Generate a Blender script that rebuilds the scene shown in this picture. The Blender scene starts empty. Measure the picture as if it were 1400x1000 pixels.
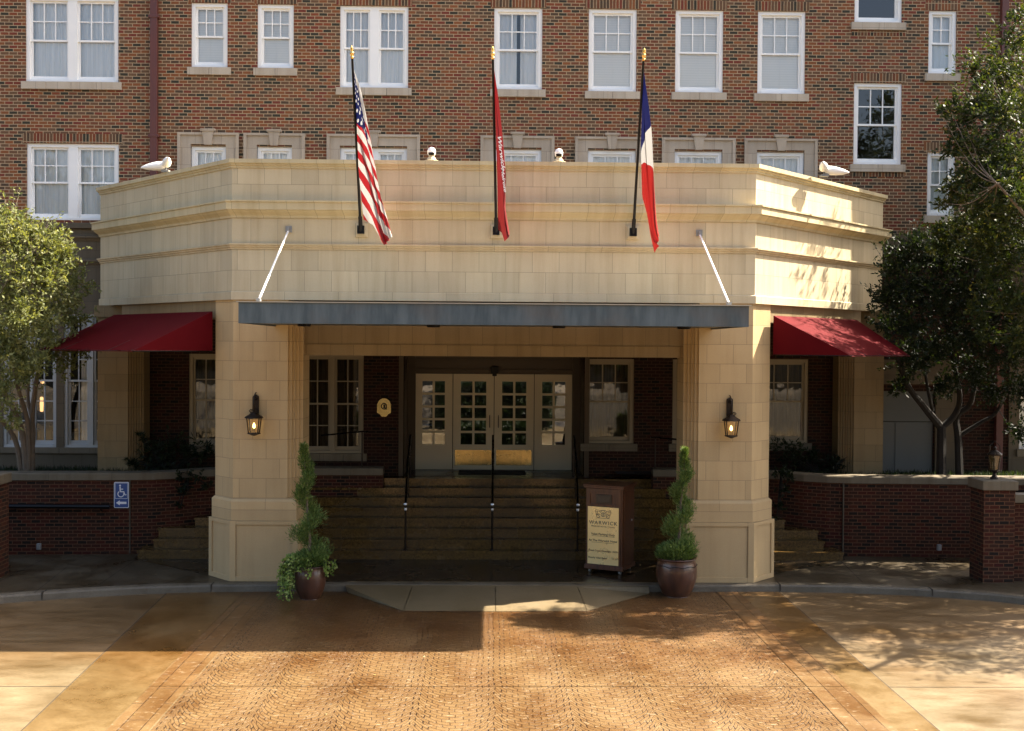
import bpy, math, random
from math import sin, cos, pi, radians, sqrt, atan2, floor
from mathutils import Vector, Matrix
random.seed(7)
S = bpy.context.scene
COL = S.collection
# ------------------------------------------------------------------ camera model
FPX = 1510.64; YAW = .0199; PITCH = -.0171; ROLL = .0069
CAM = Vector((-.0729, -19.4645, 4.15))
_w = Vector((sin(YAW)*cos(PITCH), cos(YAW)*cos(PITCH), sin(PITCH)))
_r = Vector((cos(YAW), -sin(YAW), 0)); _u = _r.cross(_w)
CR = _r*cos(ROLL)+_u*sin(ROLL); CU = -_r*sin(ROLL)+_u*cos(ROLL); CW = _w
def at(px, py, Y):
    d = CW+CR*(px-700)/FPX-CU*(py-500)/FPX
    return CAM+d*((Y-CAM.y)/d.y)
def atz(px, py, Z):
    d = CW+CR*(px-700)/FPX-CU*(py-500)/FPX
    return CAM+d*((Z-CAM.z)/d.z)
# ------------------------------------------------------------------ object helpers
def tag(o, label=None, cat=None, group=None, kind=None):
    if label: o['label'] = label
    if cat: o['category'] = cat
    if group: o['group'] = group
    if kind: o['kind'] = kind
    return o
def thing(name, label, cat, loc=(0, 0, 0), rz=0, group=None):
    o = bpy.data.objects.new(name, None); COL.objects.link(o)
    o.location = loc; o.rotation_euler = (0, 0, rz); o.empty_display_size = .2
    return tag(o, label, cat, group)
class MB:
    def __init__(s): s.v = []; s.f = []; s.uv = []; s.sm = False
    def face(s, pts, uv=None, uvt=None):
        pts = [Vector(p) for p in pts]; i = len(s.v)
        s.v += pts; s.f.append(tuple(range(i, i+len(pts))))
        if uv is None:
            n = Vector((0, 0, 0))
            for k in range(len(pts)):
                a = pts[k]; b = pts[(k+1) % len(pts)]
                n += Vector(((a.y-b.y)*(a.z+b.z), (a.z-b.z)*(a.x+b.x), (a.x-b.x)*(a.y+b.y)))
            if n.length > 0: n.normalize()
            if abs(n.z) > .75: uv = [(p.x, p.y) for p in pts]
            else:
                t = Vector((-n.y, n.x, 0)); t.normalize()
                uv = [(p.dot(t), p.z) for p in pts]
        s.uv.append(uv)
    def box(s, x0, x1, y0, y1, z0, z1, skip=''):
        P = lambda x, y, z: (x, y, z)
        if 'f' not in skip: s.face([P(x0, y0, z0), P(x1, y0, z0), P(x1, y0, z1), P(x0, y0, z1)])
        if 'b' not in skip: s.face([P(x1, y1, z0), P(x0, y1, z0), P(x0, y1, z1), P(x1, y1, z1)])
        if 'l' not in skip: s.face([P(x0, y1, z0), P(x0, y0, z0), P(x0, y0, z1), P(x0, y1, z1)])
        if 'r' not in skip: s.face([P(x1, y0, z0), P(x1, y1, z0), P(x1, y1, z1), P(x1, y0, z1)])
        if 't' not in skip: s.face([P(x0, y0, z1), P(x1, y0, z1), P(x1, y1, z1), P(x0, y1, z1)])
        if 'd' not in skip: s.face([P(x0, y1, z0), P(x1, y1, z0), P(x1, y0, z0), P(x0, y0, z0)])
        return s
    def prism(s, poly, z0, z1, top=True, bot=True):
        a = sum(poly[i][0]*poly[(i+1) % len(poly)][1]-poly[(i+1) % len(poly)][0]*poly[i][1] for i in range(len(poly)))
        if a < 0: poly = poly[::-1]
        n = len(poly)
        for i in range(n):
            p, q = poly[i], poly[(i+1) % n]
            s.face([(p[0], p[1], z0), (q[0], q[1], z0), (q[0], q[1], z1), (p[0], p[1], z1)])
        if top: s.face([(p[0], p[1], z1) for p in poly])
        if bot: s.face([(p[0], p[1], z0) for p in poly[::-1]])
        return s
    def tube(s, pts, rad, n=8, cap=True):
        pts = [Vector(p) for p in pts]; R = rad if hasattr(rad, '__len__') else [rad]*len(pts)
        rings = []; prev = None
        for i, p in enumerate(pts):
            d = (pts[min(i+1, len(pts)-1)]-pts[max(i-1, 0)])
            if d.length < 1e-9: d = Vector((0, 0, 1))
            d.normalize()
            a = prev if prev is not None else (Vector((1, 0, 0)) if abs(d.x) < .8 else Vector((0, 1, 0)))
            a = (a-d*a.dot(d))
            if a.length < 1e-6: a = Vector((0, 1, 0))-d*d.y
            a.normalize(); prev = a; b = d.cross(a)
            rings.append([p+(a*cos(2*pi*k/n)+b*sin(2*pi*k/n))*R[i] for k in range(n)])
        for i in range(len(rings)-1):
            for k in range(n):
                k2 = (k+1) % n
                s.face([rings[i][k], rings[i][k2], rings[i+1][k2], rings[i+1][k]],
                       uv=[(k/n, i), ((k+1)/n, i), ((k+1)/n, i+1), (k/n, i+1)])
        if cap:
            s.face(rings[0][::-1]); s.face(rings[-1])
        return s
    def lathe(s, prof, c=(0, 0, 0), n=20, sx=1, sy=1):
        c = Vector(c)
        P = lambda r, z, k: c+Vector((r*cos(2*pi*k/n)*sx, r*sin(2*pi*k/n)*sy, z))
        for i in range(len(prof)-1):
            (r0, z0), (r1, z1) = prof[i], prof[i+1]
            for k in range(n):
                if r0 < 1e-6 and r1 < 1e-6: continue
                if r0 < 1e-6: s.face([P(0, z0, 0), P(r1, z1, k+1), P(r1, z1, k)][::-1], uv=[(0, 0)]*3)
                elif r1 < 1e-6: s.face([P(r0, z0, k), P(r0, z0, k+1), P(0, z1, 0)], uv=[(0, 0)]*3)
                else: s.face([P(r0, z0, k), P(r0, z0, k+1), P(r1, z1, k+1), P(r1, z1, k)],
                             uv=[(k/n, z0), ((k+1)/n, z0), ((k+1)/n, z1), (k/n, z1)])
        return s
    def sweep(s, path, prof, closed=False):
        """path: 2-D points; prof: (offset to the right-hand/outer side, z) going upward."""
        n = len(path); path = [Vector(p).to_2d() for p in path]
        offs = []; L = [0]
        for i in range(n-1): L.append(L[-1]+(path[i+1]-path[i]).length)
        for i in range(n):
            if i == 0: d = (path[1]-path[0]).normalized(); m = Vector((d.y, -d.x))
            elif i == n-1: d = (path[-1]-path[-2]).normalized(); m = Vector((d.y, -d.x))
            else:
                a = (path[i]-path[i-1]).normalized(); b = (path[i+1]-path[i]).normalized()
                na = Vector((a.y, -a.x)); nb = Vector((b.y, -b.x)); m = (na+nb); m = m/m.length_squared*2
            offs.append(m)
        for i in range(n-1):
            for j in range(len(prof)-1):
                (o0, z0), (o1, z1) = prof[j], prof[j+1]
                A = path[i]+offs[i]*o0; B = path[i+1]+offs[i+1]*o0; C = path[i+1]+offs[i+1]*o1; D = path[i]+offs[i]*o1
                vz0 = z0 if abs(z1-z0) > 1e-4 else z0; vz1 = z1 if abs(z1-z0) > 1e-4 else z0+abs(o1-o0)
                s.face([(A.x, A.y, z0), (B.x, B.y, z0), (C.x, C.y, z1), (D.x, D.y, z1)],
                       uv=[(L[i], vz0), (L[i+1], vz0), (L[i+1], vz1), (L[i], vz1)])
        return s
    def build(s, name, mat, parent=None, smooth=False, bevel=0, weld=False):
        me = bpy.data.meshes.new(name)
        me.from_pydata([tuple(v) for v in s.v], [], s.f); me.update()
        ul = me.uv_layers.new(name='UVMap'); k = 0; flat = []
        for uv in s.uv:
            for a in uv: flat += [a[0], a[1]]
        ul.data.foreach_set('uv', flat)
        o = bpy.data.objects.new(name, me); COL.objects.link(o)
        if mat: me.materials.append(mat)
        if parent is not None: o.parent = parent
        if weld or bevel:
            import bmesh
            b = bmesh.new(); b.from_mesh(me); bmesh.ops.remove_doubles(b, verts=b.verts, dist=1e-5); b.to_mesh(me); b.free()
        if smooth:
            for p in me.polygons: p.use_smooth = True
        if bevel:
            m = o.modifiers.new('Bevel', 'BEVEL'); m.width = bevel; m.segments = 2; m.limit_method = 'ANGLE'; m.angle_limit = radians(40)
        return o
def struct(name, mb, mat, **k):
    return tag(mb.build(name, mat, **k), kind='structure')
def copy_tree(o, parent=None):
    c = o.copy(); COL.objects.link(c); c.parent = parent
    for ch in list(o.children): copy_tree(ch, c)
    return c
# ------------------------------------------------------------------ material helpers
GAIN = .66   # albedo calibration of everything that is not white paint, textile or polished metal
BRIGHT = {'white_paint', 'curtain_sheer', 'roller_blind', 'stone_trim', 'stone_surround', 'steel', 'brass', 'gold', 'gold_plate', 'white_lettering', 'sign_white', 'bark', 'glazed_pot', 'cream_paint'}
class NT:
    def __init__(s, name):
        s.m = bpy.data.materials.new(name); s.m.use_nodes = True; s.t = s.m.node_tree; s.t.nodes.clear()
        s.out = s.t.nodes.new('ShaderNodeOutputMaterial')
        s.uv = None
    def n(s, typ, ins=None, **props):
        nd = s.t.nodes.new('ShaderNode'+typ)
        for k, v in props.items(): setattr(nd, k, v)
        for k, v in (ins or {}).items(): s.set(nd.inputs[k], v)
        return nd
    def set(s, sock, v):
        if isinstance(v, bpy.types.NodeSocket): s.t.links.new(v, sock)
        elif isinstance(v, bpy.types.Node): s.t.links.new(v.outputs[0], sock)
        else:
            if hasattr(v, '__len__') and len(v) == 3 and sock.type == 'RGBA': v = (*v, 1)
            sock.default_value = v
    def math(s, op, a, b=0, c=None):
        nd = s.t.nodes.new('ShaderNodeMath'); nd.operation = op
        s.set(nd.inputs[0], a); s.set(nd.inputs[1], b)
        if c is not None: s.set(nd.inputs[2], c)
        return nd.outputs[0]
    def mix(s, f, a, b, mode='MIX'):
        nd = s.t.nodes.new('ShaderNodeMix'); nd.data_type = 'RGBA'; nd.blend_type = mode
        s.set(nd.inputs[0], f); s.set(nd.inputs[6], a); s.set(nd.inputs[7], b); return nd.outputs[2]
    def ramp(s, f, stops, const=False):
        nd = s.t.nodes.new('ShaderNodeValToRGB'); cr = nd.color_ramp
        if const: cr.interpolation = 'CONSTANT'
        while len(cr.elements) < len(stops): cr.elements.new(.5)
        for e, (p, c) in zip(cr.elements, stops):
            e.position = p; e.color = (*c, 1) if hasattr(c, '__len__') else (c, c, c, 1)
        s.set(nd.inputs[0], f); return nd.outputs[0]
    def UV(s):
        if not s.uv: s.uv = s.n('TexCoord')
        return s.uv.outputs['UV']
    def OB(s):
        if not s.uv: s.uv = s.n('TexCoord')
        return s.uv.outputs['Object']
    def mapv(s, v, scale=(1, 1, 1), loc=(0, 0, 0), rot=(0, 0, 0)):
        return s.n('Mapping', {'Vector': v, 'Scale': scale, 'Location': loc, 'Rotation': rot}).outputs[0]
    def noise(s, v, scale, detail=4, rough=.55, dist=0):
        return s.n('TexNoise', {'Vector': v, 'Scale': scale, 'Detail': detail, 'Roughness': rough, 'Distortion': dist}).outputs[0]
    def bump(s, h, strength=.5, dist=.01, normal=None):
        i = {'Height': h, 'Strength': strength, 'Distance': dist}
        if normal is not None: i['Normal'] = normal
        return s.n('Bump', i).outputs[0]
    def pbr(s, col, rough=.7, metal=0, bump=None, spec=.5, **k):
        if s.m.name not in BRIGHT: col = s.mix(1, col, (GAIN, GAIN, GAIN), 'MULTIPLY')
        i = {'Base Color': col, 'Roughness': rough, 'Metallic': metal, 'Specular IOR Level': spec}
        if bump is not None: i['Normal'] = bump
        i.update(k)
        p = s.n('BsdfPrincipled', i); s.t.links.new(p.outputs[0], s.out.inputs[0]); return s.m
def simple(name, col, rough=.6, metal=0, var=.15, scale=6, spec=.5, bump=0, **k):
    t = NT(name); nz = t.noise(t.OB(), scale, 5)
    c = t.mix(nz, tuple(x*(1-var) for x in col), tuple(min(1, x*(1+var)) for x in col))
    b = t.bump(t.noise(t.OB(), scale*8, 3), bump, .01) if bump else None
    r = t.ramp(nz, [(.3, max(0, rough-.08)), (.7, min(1, rough+.08))])
    return t.pbr(c, r, metal, b, spec, **k)
def brick_mat(name, bw=.178, rh=.069, soldier=False, dark=1.0, wet=0, tint=(1, 1, 1)):
    t = NT(name); uv = t.UV()
    if soldier:
        sp = t.n('SeparateXYZ', {0: uv}); uv = t.n('CombineXYZ', {0: sp.outputs[1], 1: sp.outputs[0]}).outputs[0]
    wob = t.n('VectorMath', {0: t.n('TexNoise', {'Vector': uv, 'Scale': 3.0, 'Detail': 2}).outputs[1], 1: (.5, .5, .5)}, operation='SUBTRACT').outputs[0]
    wob = t.n('VectorMath', {0: wob, 'Scale': .012}, operation='SCALE').outputs[0]
    uv2 = t.n('VectorMath', {0: uv, 1: wob}, operation='ADD').outputs[0]
    br = t.n('TexBrick', {'Vector': uv2, 'Color1': (0, 0, 0), 'Color2': (1, 1, 1), 'Mortar': (0, 0, 0), 'Scale': 1, 'Mortar Size': .0082,
                          'Mortar Smooth': .25, 'Bias': 0, 'Brick Width': bw, 'Row Height': rh}, offset=0 if soldier else .5)
    d = dark
    cols = [(0, (.050*d, .046*d, .030*d)), (.10, (.17*d, .090*d, .048*d)), (.26, (.20*d, .072*d, .034*d)), (.42, (.100*d, .064*d, .038*d)), (.55, (.25*d, .070*d, .030*d)),
            (.66, (.18*d, .100*d, .052*d)), (.78, (.27*d, .098*d, .036*d)), (.92, (.21*d, .050*d, .03*d))]
    c = t.ramp(br.outputs[0], cols, const=True)
    nz = t.noise(uv, 22, 5, .7)
    c = t.mix(.55, c, t.ramp(nz, [(.25, .35), (.8, .75)]), 'OVERLAY')
    big = t.noise(t.mapv(uv, (.5, .22, 1)), 1.3, 4)
    c = t.mix(t.ramp(big, [(.35, .0), (.7, .45)]), c, t.mix(1, c, (.75, .68, .6), 'MULTIPLY'))
    mo = t.mix(t.noise(uv, 9, 4), (.42*d, .29*d, .165*d), (.62*d, .46*d, .29*d))
    c = t.mix(br.outputs[1], c, mo)
    c = t.mix(1, c, tint, 'MULTIPLY')
    h = t.math('SUBTRACT', t.math('MULTIPLY', nz, .35), br.outputs[1])
    return t.pbr(c, .85-wet*.3, bump=t.bump(h, .6, .008), spec=.3)
STC = (.82, .69, .45)
def stone_mat(name, rh=.344, z0=0, bw=.47, col=STC, joint=.004, off=.5, u0=0, stain=.6):
    t = NT(name); uv = t.UV()
    v = t.mapv(uv, loc=(u0, -z0, 0))
    br = t.n('TexBrick', {'Vector': v, 'Color1': (.0, .0, .0), 'Color2': (1, 1, 1), 'Mortar': (0, 0, 0), 'Scale': 1, 'Mortar Size': joint,
                          'Mortar Smooth': .3, 'Bias': 0, 'Brick Width': bw, 'Row Height': rh}, offset=off)
    c = t.mix(br.outputs[0], tuple(x*.90 for x in col), tuple(x*1.07 for x in col))
    gz = t.noise(uv, 45, 4, .7)
    c = t.mix(.25, c, t.ramp(gz, [(.3, .35), (.75, .68)]), 'OVERLAY')
    st = t.noise(t.mapv(uv, (3.0, .22, 1)), 1.6, 6, .62)
    c = t.mix(t.ramp(st, [(.45, 0), (.75, stain)]), c, t.mix(1, c, (.70, .63, .55), 'MULTIPLY'))
    bl = t.noise(uv, 1.1, 4, .6)
    c = t.mix(t.ramp(bl, [(.4, 0), (.75, .35)]), c, t.mix(1, c, (.76, .74, .71), 'MULTIPLY'))
    c = t.mix(t.math('MULTIPLY', br.outputs[1], .75), c, tuple(x*.42 for x in col))
    h = t.math('SUBTRACT', t.math('MULTIPLY', gz, .15), br.outputs[1])
    return t.pbr(c, .62, bump=t.bump(h, .45, .006), spec=.35)
def concrete_mat(name, ca, cb, rough=(.35, .7), sc=1.0, stretch=(1, 1, 1), wet_shade=False):
    t = NT(name); uv = t.mapv(t.UV(), stretch)
    a = t.noise(uv, .55*sc, 6, .62, .4); b = t.noise(uv, 3.1*sc, 5, .6); g = t.noise(uv, 34, 6, .75)
    f = t.ramp(t.math('ADD', t.math('MULTIPLY', a, .75), t.math('MULTIPLY', b, .25)), [(.36, 0), (.60, 1)])
    c = t.mix(f, ca, cb)
    c = t.mix(.6, c, t.ramp(g, [(.3, .28), (.75, .72)]), 'OVERLAY')
    c = t.mix(t.ramp(t.noise(uv, 4*sc, 3, .5), [(.45, 0), (.8, .3)]), c, t.mix(1, c, (.66, .60, .52), 'MULTIPLY'))
    if wet_shade:
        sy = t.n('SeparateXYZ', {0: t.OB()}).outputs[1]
        wet = t.ramp(t.math('ADD', t.math('MULTIPLY_ADD', sy, .11, 1.02), t.math('MULTIPLY', t.math('SUBTRACT', t.noise(t.OB(), .6, 4), .5), .9)), [(.38, 0), (.72, .8)])  # dampness plus building shade, both painted darker towards the kerb
        c = t.mix(wet, c, t.mix(1, c, (.80, .60, .36), 'MULTIPLY'))  # dampness and building shade tinted into the colour together
    r = t.ramp(f, [(0, rough[0]), (1, rough[1])])
    return t.pbr(c, r, bump=t.bump(g, .25, .004), spec=.5)
M = {}
M['brick'] = brick_mat('brick', dark=1.18); M['soldier'] = brick_mat('brick_soldier', .21, .069, True, dark=1.1)
M['brick_low'] = brick_mat('brick_garden', .178, .069, dark=.25, tint=(1.3, .80, .62)); M['brick_shaded'] = brick_mat('brick_shaded', .178, .069, dark=.15, tint=(1.2, .85, .7))  # second one: facade brick with porch and tree shade put into its colour
M['st_par'] = stone_mat('stone_parapet', .285, 6.675)
M['st_cor'] = stone_mat('stone_cornice', 3, 5.0, .47, tuple(a*b for a, b in zip(STC, (1.0, .99, .90))), off=0)
M['st_frz'] = stone_mat('stone_frieze', .45, 5.92)
M['st_str'] = stone_mat('stone_string', 3, 5.0, .94, tuple(a*b for a, b in zip(STC, (1.0, .96, .90))), off=0, u0=.2)
M['st_fas'] = stone_mat('stone_fascia', .365, 5.09)
M['st_band'] = stone_mat('stone_band', 3, 4.0, .94, off=0, u0=.1)
CC = (.78, .56, .29)
M['st_col'] = stone_mat('stone_column', .344, 1.46, .47, CC, stain=.35)
M['st_pl'] = stone_mat('stone_plinth', 3, -1, 9, CC, stain=.3)
M['st_mid'] = stone_mat('stone_mid', .19, 1.065, 2.0, CC, stain=.3)
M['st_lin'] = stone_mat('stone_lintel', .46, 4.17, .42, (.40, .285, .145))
M['st_base'] = stone_mat('stone_base', .36, 0, .6, (.17, .13, .08))
M['st_trim'] = stone_mat('stone_trim', 3, -1, .46, (.47, .40, .31), off=0, stain=.6)
M['st_cap'] = stone_mat('stone_cap', 3, -1, 1.2, (.24, .195, .13), off=0, stain=.9)  # trim stone darkened in colour for shaded planter caps and porch sills
M['st_rear'] = stone_mat('stone_rear_shaded', .344, 1.46, .47, (.38, .265, .125), stain=.5)  # column stone, darkened in colour for the shade of the side bays
M['st_sur'] = stone_mat('stone_surround', .36, 8.30, .55, (.44, .36, .27), stain=.5)
M['white'] = simple('white_paint', (.86, .85, .82), .45, var=.05, scale=3)
M['cream'] = simple('cream_paint', (.66, .57, .40), .45, var=.06, scale=3)
M['tan'] = simple('tan_paint', (.42, .34, .22), .5, var=.08, scale=3); M['grey'] = simple('shaded_white_paint', (.60, .62, .62), .5, var=.08, scale=3)  # grey: white frame paint with ground-floor shade darkened into its colour
M['dkwood'] = simple('dark_bronze_wood', (.09, .055, .025), .45, var=.2, scale=5)
M['black'] = simple('black_metal', (.012, .011, .011), .35, .6, var=.3)
M['rail'] = simple('rail_metal', (.02, .015, .012), .3, .8, var=.3)
M['bronze'] = simple('bronze', (.05, .035, .025), .42, .8, var=.4, scale=20, bump=.4)
M['brass'] = simple('brass', (.55, .43, .20), .22, 1, var=.15, scale=8)
M['gold'] = simple('gold', (.85, .55, .18), .3, 1, var=.1)
M['steel'] = simple('steel', (.75, .75, .76), .3, .9, var=.1)
M['greybox'] = simple('grey_plastic', (.35, .35, .34), .5)
M['pipe'] = simple('downspout_paint', (.16, .045, .032), .5, var=.25, scale=3)
M['soil'] = simple('soil', (.025, .018, .012), .95, var=.5, scale=9, bump=.8)
M['mat'] = simple('mat_rubber', (.01, .01, .01), .9, bump=.6)
M['panel'] = simple('panel_shaded', (.17, .178, .17), .6, var=.1, scale=2)  # white panel, its colour darkened to carry the tree's shade
M['roof'] = simple('roof_gravel', (.25, .23, .21), .95, var=.3, scale=12)
M['interior'] = simple('interior_wall', (.05, .035, .025), .8, var=.4, scale=2)
M['ceil'] = simple('porch_ceiling', (.16, .11, .06), .8, var=.2)
M['bulb'] = None
def emis(name, col, st):
    t = NT(name); e = t.n('Emission', {'Color': col, 'Strength': st}); t.t.links.new(e.outputs[0], t.out.inputs[0]); return t.m
M['bulb'] = emis('lamp_bulb', (1, .72, .32), 2.2)
M['lampglow'] = emis('pendant_glow', (1, .55, .22), .35)
def glass_mat(name, tint=(1, 1, 1), refl=1.0):
    t = NT(name)
    fr = t.n('Fresnel', {'IOR': 1.52}).outputs[0]
    f = t.math('MINIMUM', t.math('MULTIPLY', fr, 1.9*refl), 1)
    nz = t.noise(t.OB(), 2.2, 2)
    gl = t.n('BsdfGlossy', {'Color': (.95, .95, .95), 'Roughness': .015, 'Normal': t.bump(nz, .06, .02)})
    tr = t.n('BsdfTransparent', {'Color': tint})
    mx = t.n('MixShader', {0: f, 1: tr.outputs[0], 2: gl.outputs[0]}); t.t.links.new(mx.outputs[0], t.out.inputs[0]); return t.m
M['glass'] = glass_mat('window_glass'); M['doorglass'] = glass_mat('door_glass', (.4, .38, .33), 2.4)
M['lanternglass'] = glass_mat('lantern_glass', (.85, .7, .5), 1)
def curtain_mat(name, a, b):
    t = NT(name); uv = t.UV()
    nz = t.noise(t.mapv(uv, (26, .6, 1)), 1, 3, .6)
    c = t.mix(t.ramp(nz, [(.3, 0), (.7, 1)]), a, b)
    return t.pbr(c, .9, spec=.1)
M['curtain'] = curtain_mat('curtain_sheer', (.72, .76, .79), (.95, .96, .96))
M['curtain2'] = curtain_mat('curtain_dark', (.05, .04, .025), (.16, .13, .085))  # brownish cloth, colour darkened further to deepen the porch shade
def blind_mat():
    t = NT('roller_blind'); uv = t.UV(); sp = t.n('SeparateXYZ', {0: uv})
    w = t.math('SINE', t.math('MULTIPLY', sp.outputs[1], 120)); f = t.math('MULTIPLY_ADD', w, .5, .5)
    c = t.mix(f, (.88, .89, .87), (.94, .94, .92)); return t.pbr(c, .85, spec=.1)
M['blind'] = blind_mat()
def awning_mat():
    t = NT('awning_canvas'); nz = t.noise(t.OB(), 2.2, 5); g = t.noise(t.OB(), 120, 2)
    c = t.mix(nz, (.115, .003, .006), (.17, .005, .009)); return t.pbr(c, .75, bump=t.bump(g, .3, .003), spec=.08, **{'Sheen Weight': .0})
M['awning'] = awning_mat()
def canopy_mat():
    t = NT('canopy_metal'); uv = t.UV(); a = t.noise(t.mapv(uv, (3, .5, 1)), 2, 5, .6); b = t.noise(uv, 1.2, 4)
    c = t.mix(t.ramp(a, [(.35, 0), (.7, 1)]), (.09, .125, .145), (.18, .225, .25))
    c = t.mix(t.ramp(b, [(.5, 0), (.75, .5)]), c, (.20, .15, .11)); return t.pbr(c, .45, .3, bump=t.bump(a, .1, .01))
M['canopy'] = canopy_mat()
def wood_mat():
    t = NT('podium_wood'); w = t.noise(t.mapv(t.OB(), (9, 9, .8)), 2.5, 6, .6, .8)
    c = t.mix(t.ramp(w, [(.3, 0), (.7, 1)]), (.06, .018, .008), (.19, .065, .022)); return t.pbr(c, .32, bump=t.bump(w, .1, .004))
M['wood'] = wood_mat()
def granite_mat():
    t = NT('step_granite'); uv = t.UV(); o = t.OB()
    a = t.noise(o, 26, 4, .8); b = t.noise(o, 1.2, 5); st = t.noise(t.mapv(o, (.9, 8, 8)), 1.5, 4)
    c = t.mix(t.ramp(a, [(.36, 0), (.62, 1)]), (.05, .026, .007), (.25, .145, .042))
    c = t.mix(t.ramp(b, [(.4, 0), (.7, .6)]), c, t.mix(1, c, (.55, .5, .42), 'MULTIPLY'))
    c = t.mix(t.ramp(st, [(.5, 0), (.7, .35)]), c, t.mix(1, c, (.6, .6, .6), 'MULTIPLY'))
    return t.pbr(c, t.ramp(b, [(.4, .12), (.65, .42)]), bump=t.bump(a, .1, .003))
M['granite'] = granite_mat()
def floor_granite():
    t = NT('porch_granite'); o = t.OB(); a = t.noise(o, 30, 3, .7); b = t.noise(o, .9, 5)
    c = t.mix(a, (.03, .018, .008), (.07, .042, .018)); c = t.mix(t.ramp(b, [(.4, 0), (.65, .6)]), c, (.04, .028, .016))
    return t.pbr(c, t.ramp(b, [(.35, .08), (.65, .38)]), bump=t.bump(a, .08, .002))
M['floor'] = floor_granite()
def leaf_mat(name, stops, trans=.35, rough=.52):
    t = NT(name); sp = t.n('SeparateXYZ', {0: t.UV()}); c = t.mix(1, t.ramp(sp.outputs[0], stops), (.78, .78, .78), 'MULTIPLY')
    p = t.n('BsdfPrincipled', {'Base Color': c, 'Roughness': rough, 'Specular IOR Level': .3})
    tr = t.n('BsdfTranslucent', {'Color': t.mix(1, c, (1.6, 1.5, .6), 'MULTIPLY')})
    mx = t.n('MixShader', {0: trans, 1: p.outputs[0], 2: tr.outputs[0]}); t.t.links.new(mx.outputs[0], t.out.inputs[0]); return t.m
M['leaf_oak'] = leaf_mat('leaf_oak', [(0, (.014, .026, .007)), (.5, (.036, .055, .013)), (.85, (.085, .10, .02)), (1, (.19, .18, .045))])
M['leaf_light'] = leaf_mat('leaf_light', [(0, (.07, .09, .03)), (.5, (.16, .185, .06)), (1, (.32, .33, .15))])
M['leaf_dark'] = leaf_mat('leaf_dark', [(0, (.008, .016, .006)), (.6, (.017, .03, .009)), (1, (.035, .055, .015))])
M['leaf_jun'] = leaf_mat('leaf_juniper', [(0, (.05, .10, .025)), (.5, (.15, .24, .06)), (1, (.42, .48, .14))], .2, .5)
M['leaf_ivy'] = leaf_mat('leaf_ivy', [(0, (.10, .18, .03)), (.5, (.24, .34, .06)), (1, (.5, .56, .18))], .3, .4)
M['bark'] = simple('bark', (.15, .11, .075), .85, var=.45, scale=7, bump=.8)
M['bark_d'] = simple('bark_dark', (.018, .013, .008), .9, var=.4, scale=7, bump=.8)
def pot_mat():
    t = NT('glazed_pot'); o = t.OB(); a = t.noise(t.mapv(o, (3, 3, 1)), 2, 5, .6); b = t.noise(o, 14, 4)
    c = t.mix(t.ramp(a, [(.35, 0), (.7, 1)]), (.050, .021, .012), (.11, .045, .024)); c = t.mix(t.ramp(b, [(.5, 0), (.8, .4)]), c, (.04, .022, .025))
    return t.pbr(c, .28, bump=t.bump(b, .1, .004), **{'Coat Weight': .3})
M['pot'] = pot_mat()
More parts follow.
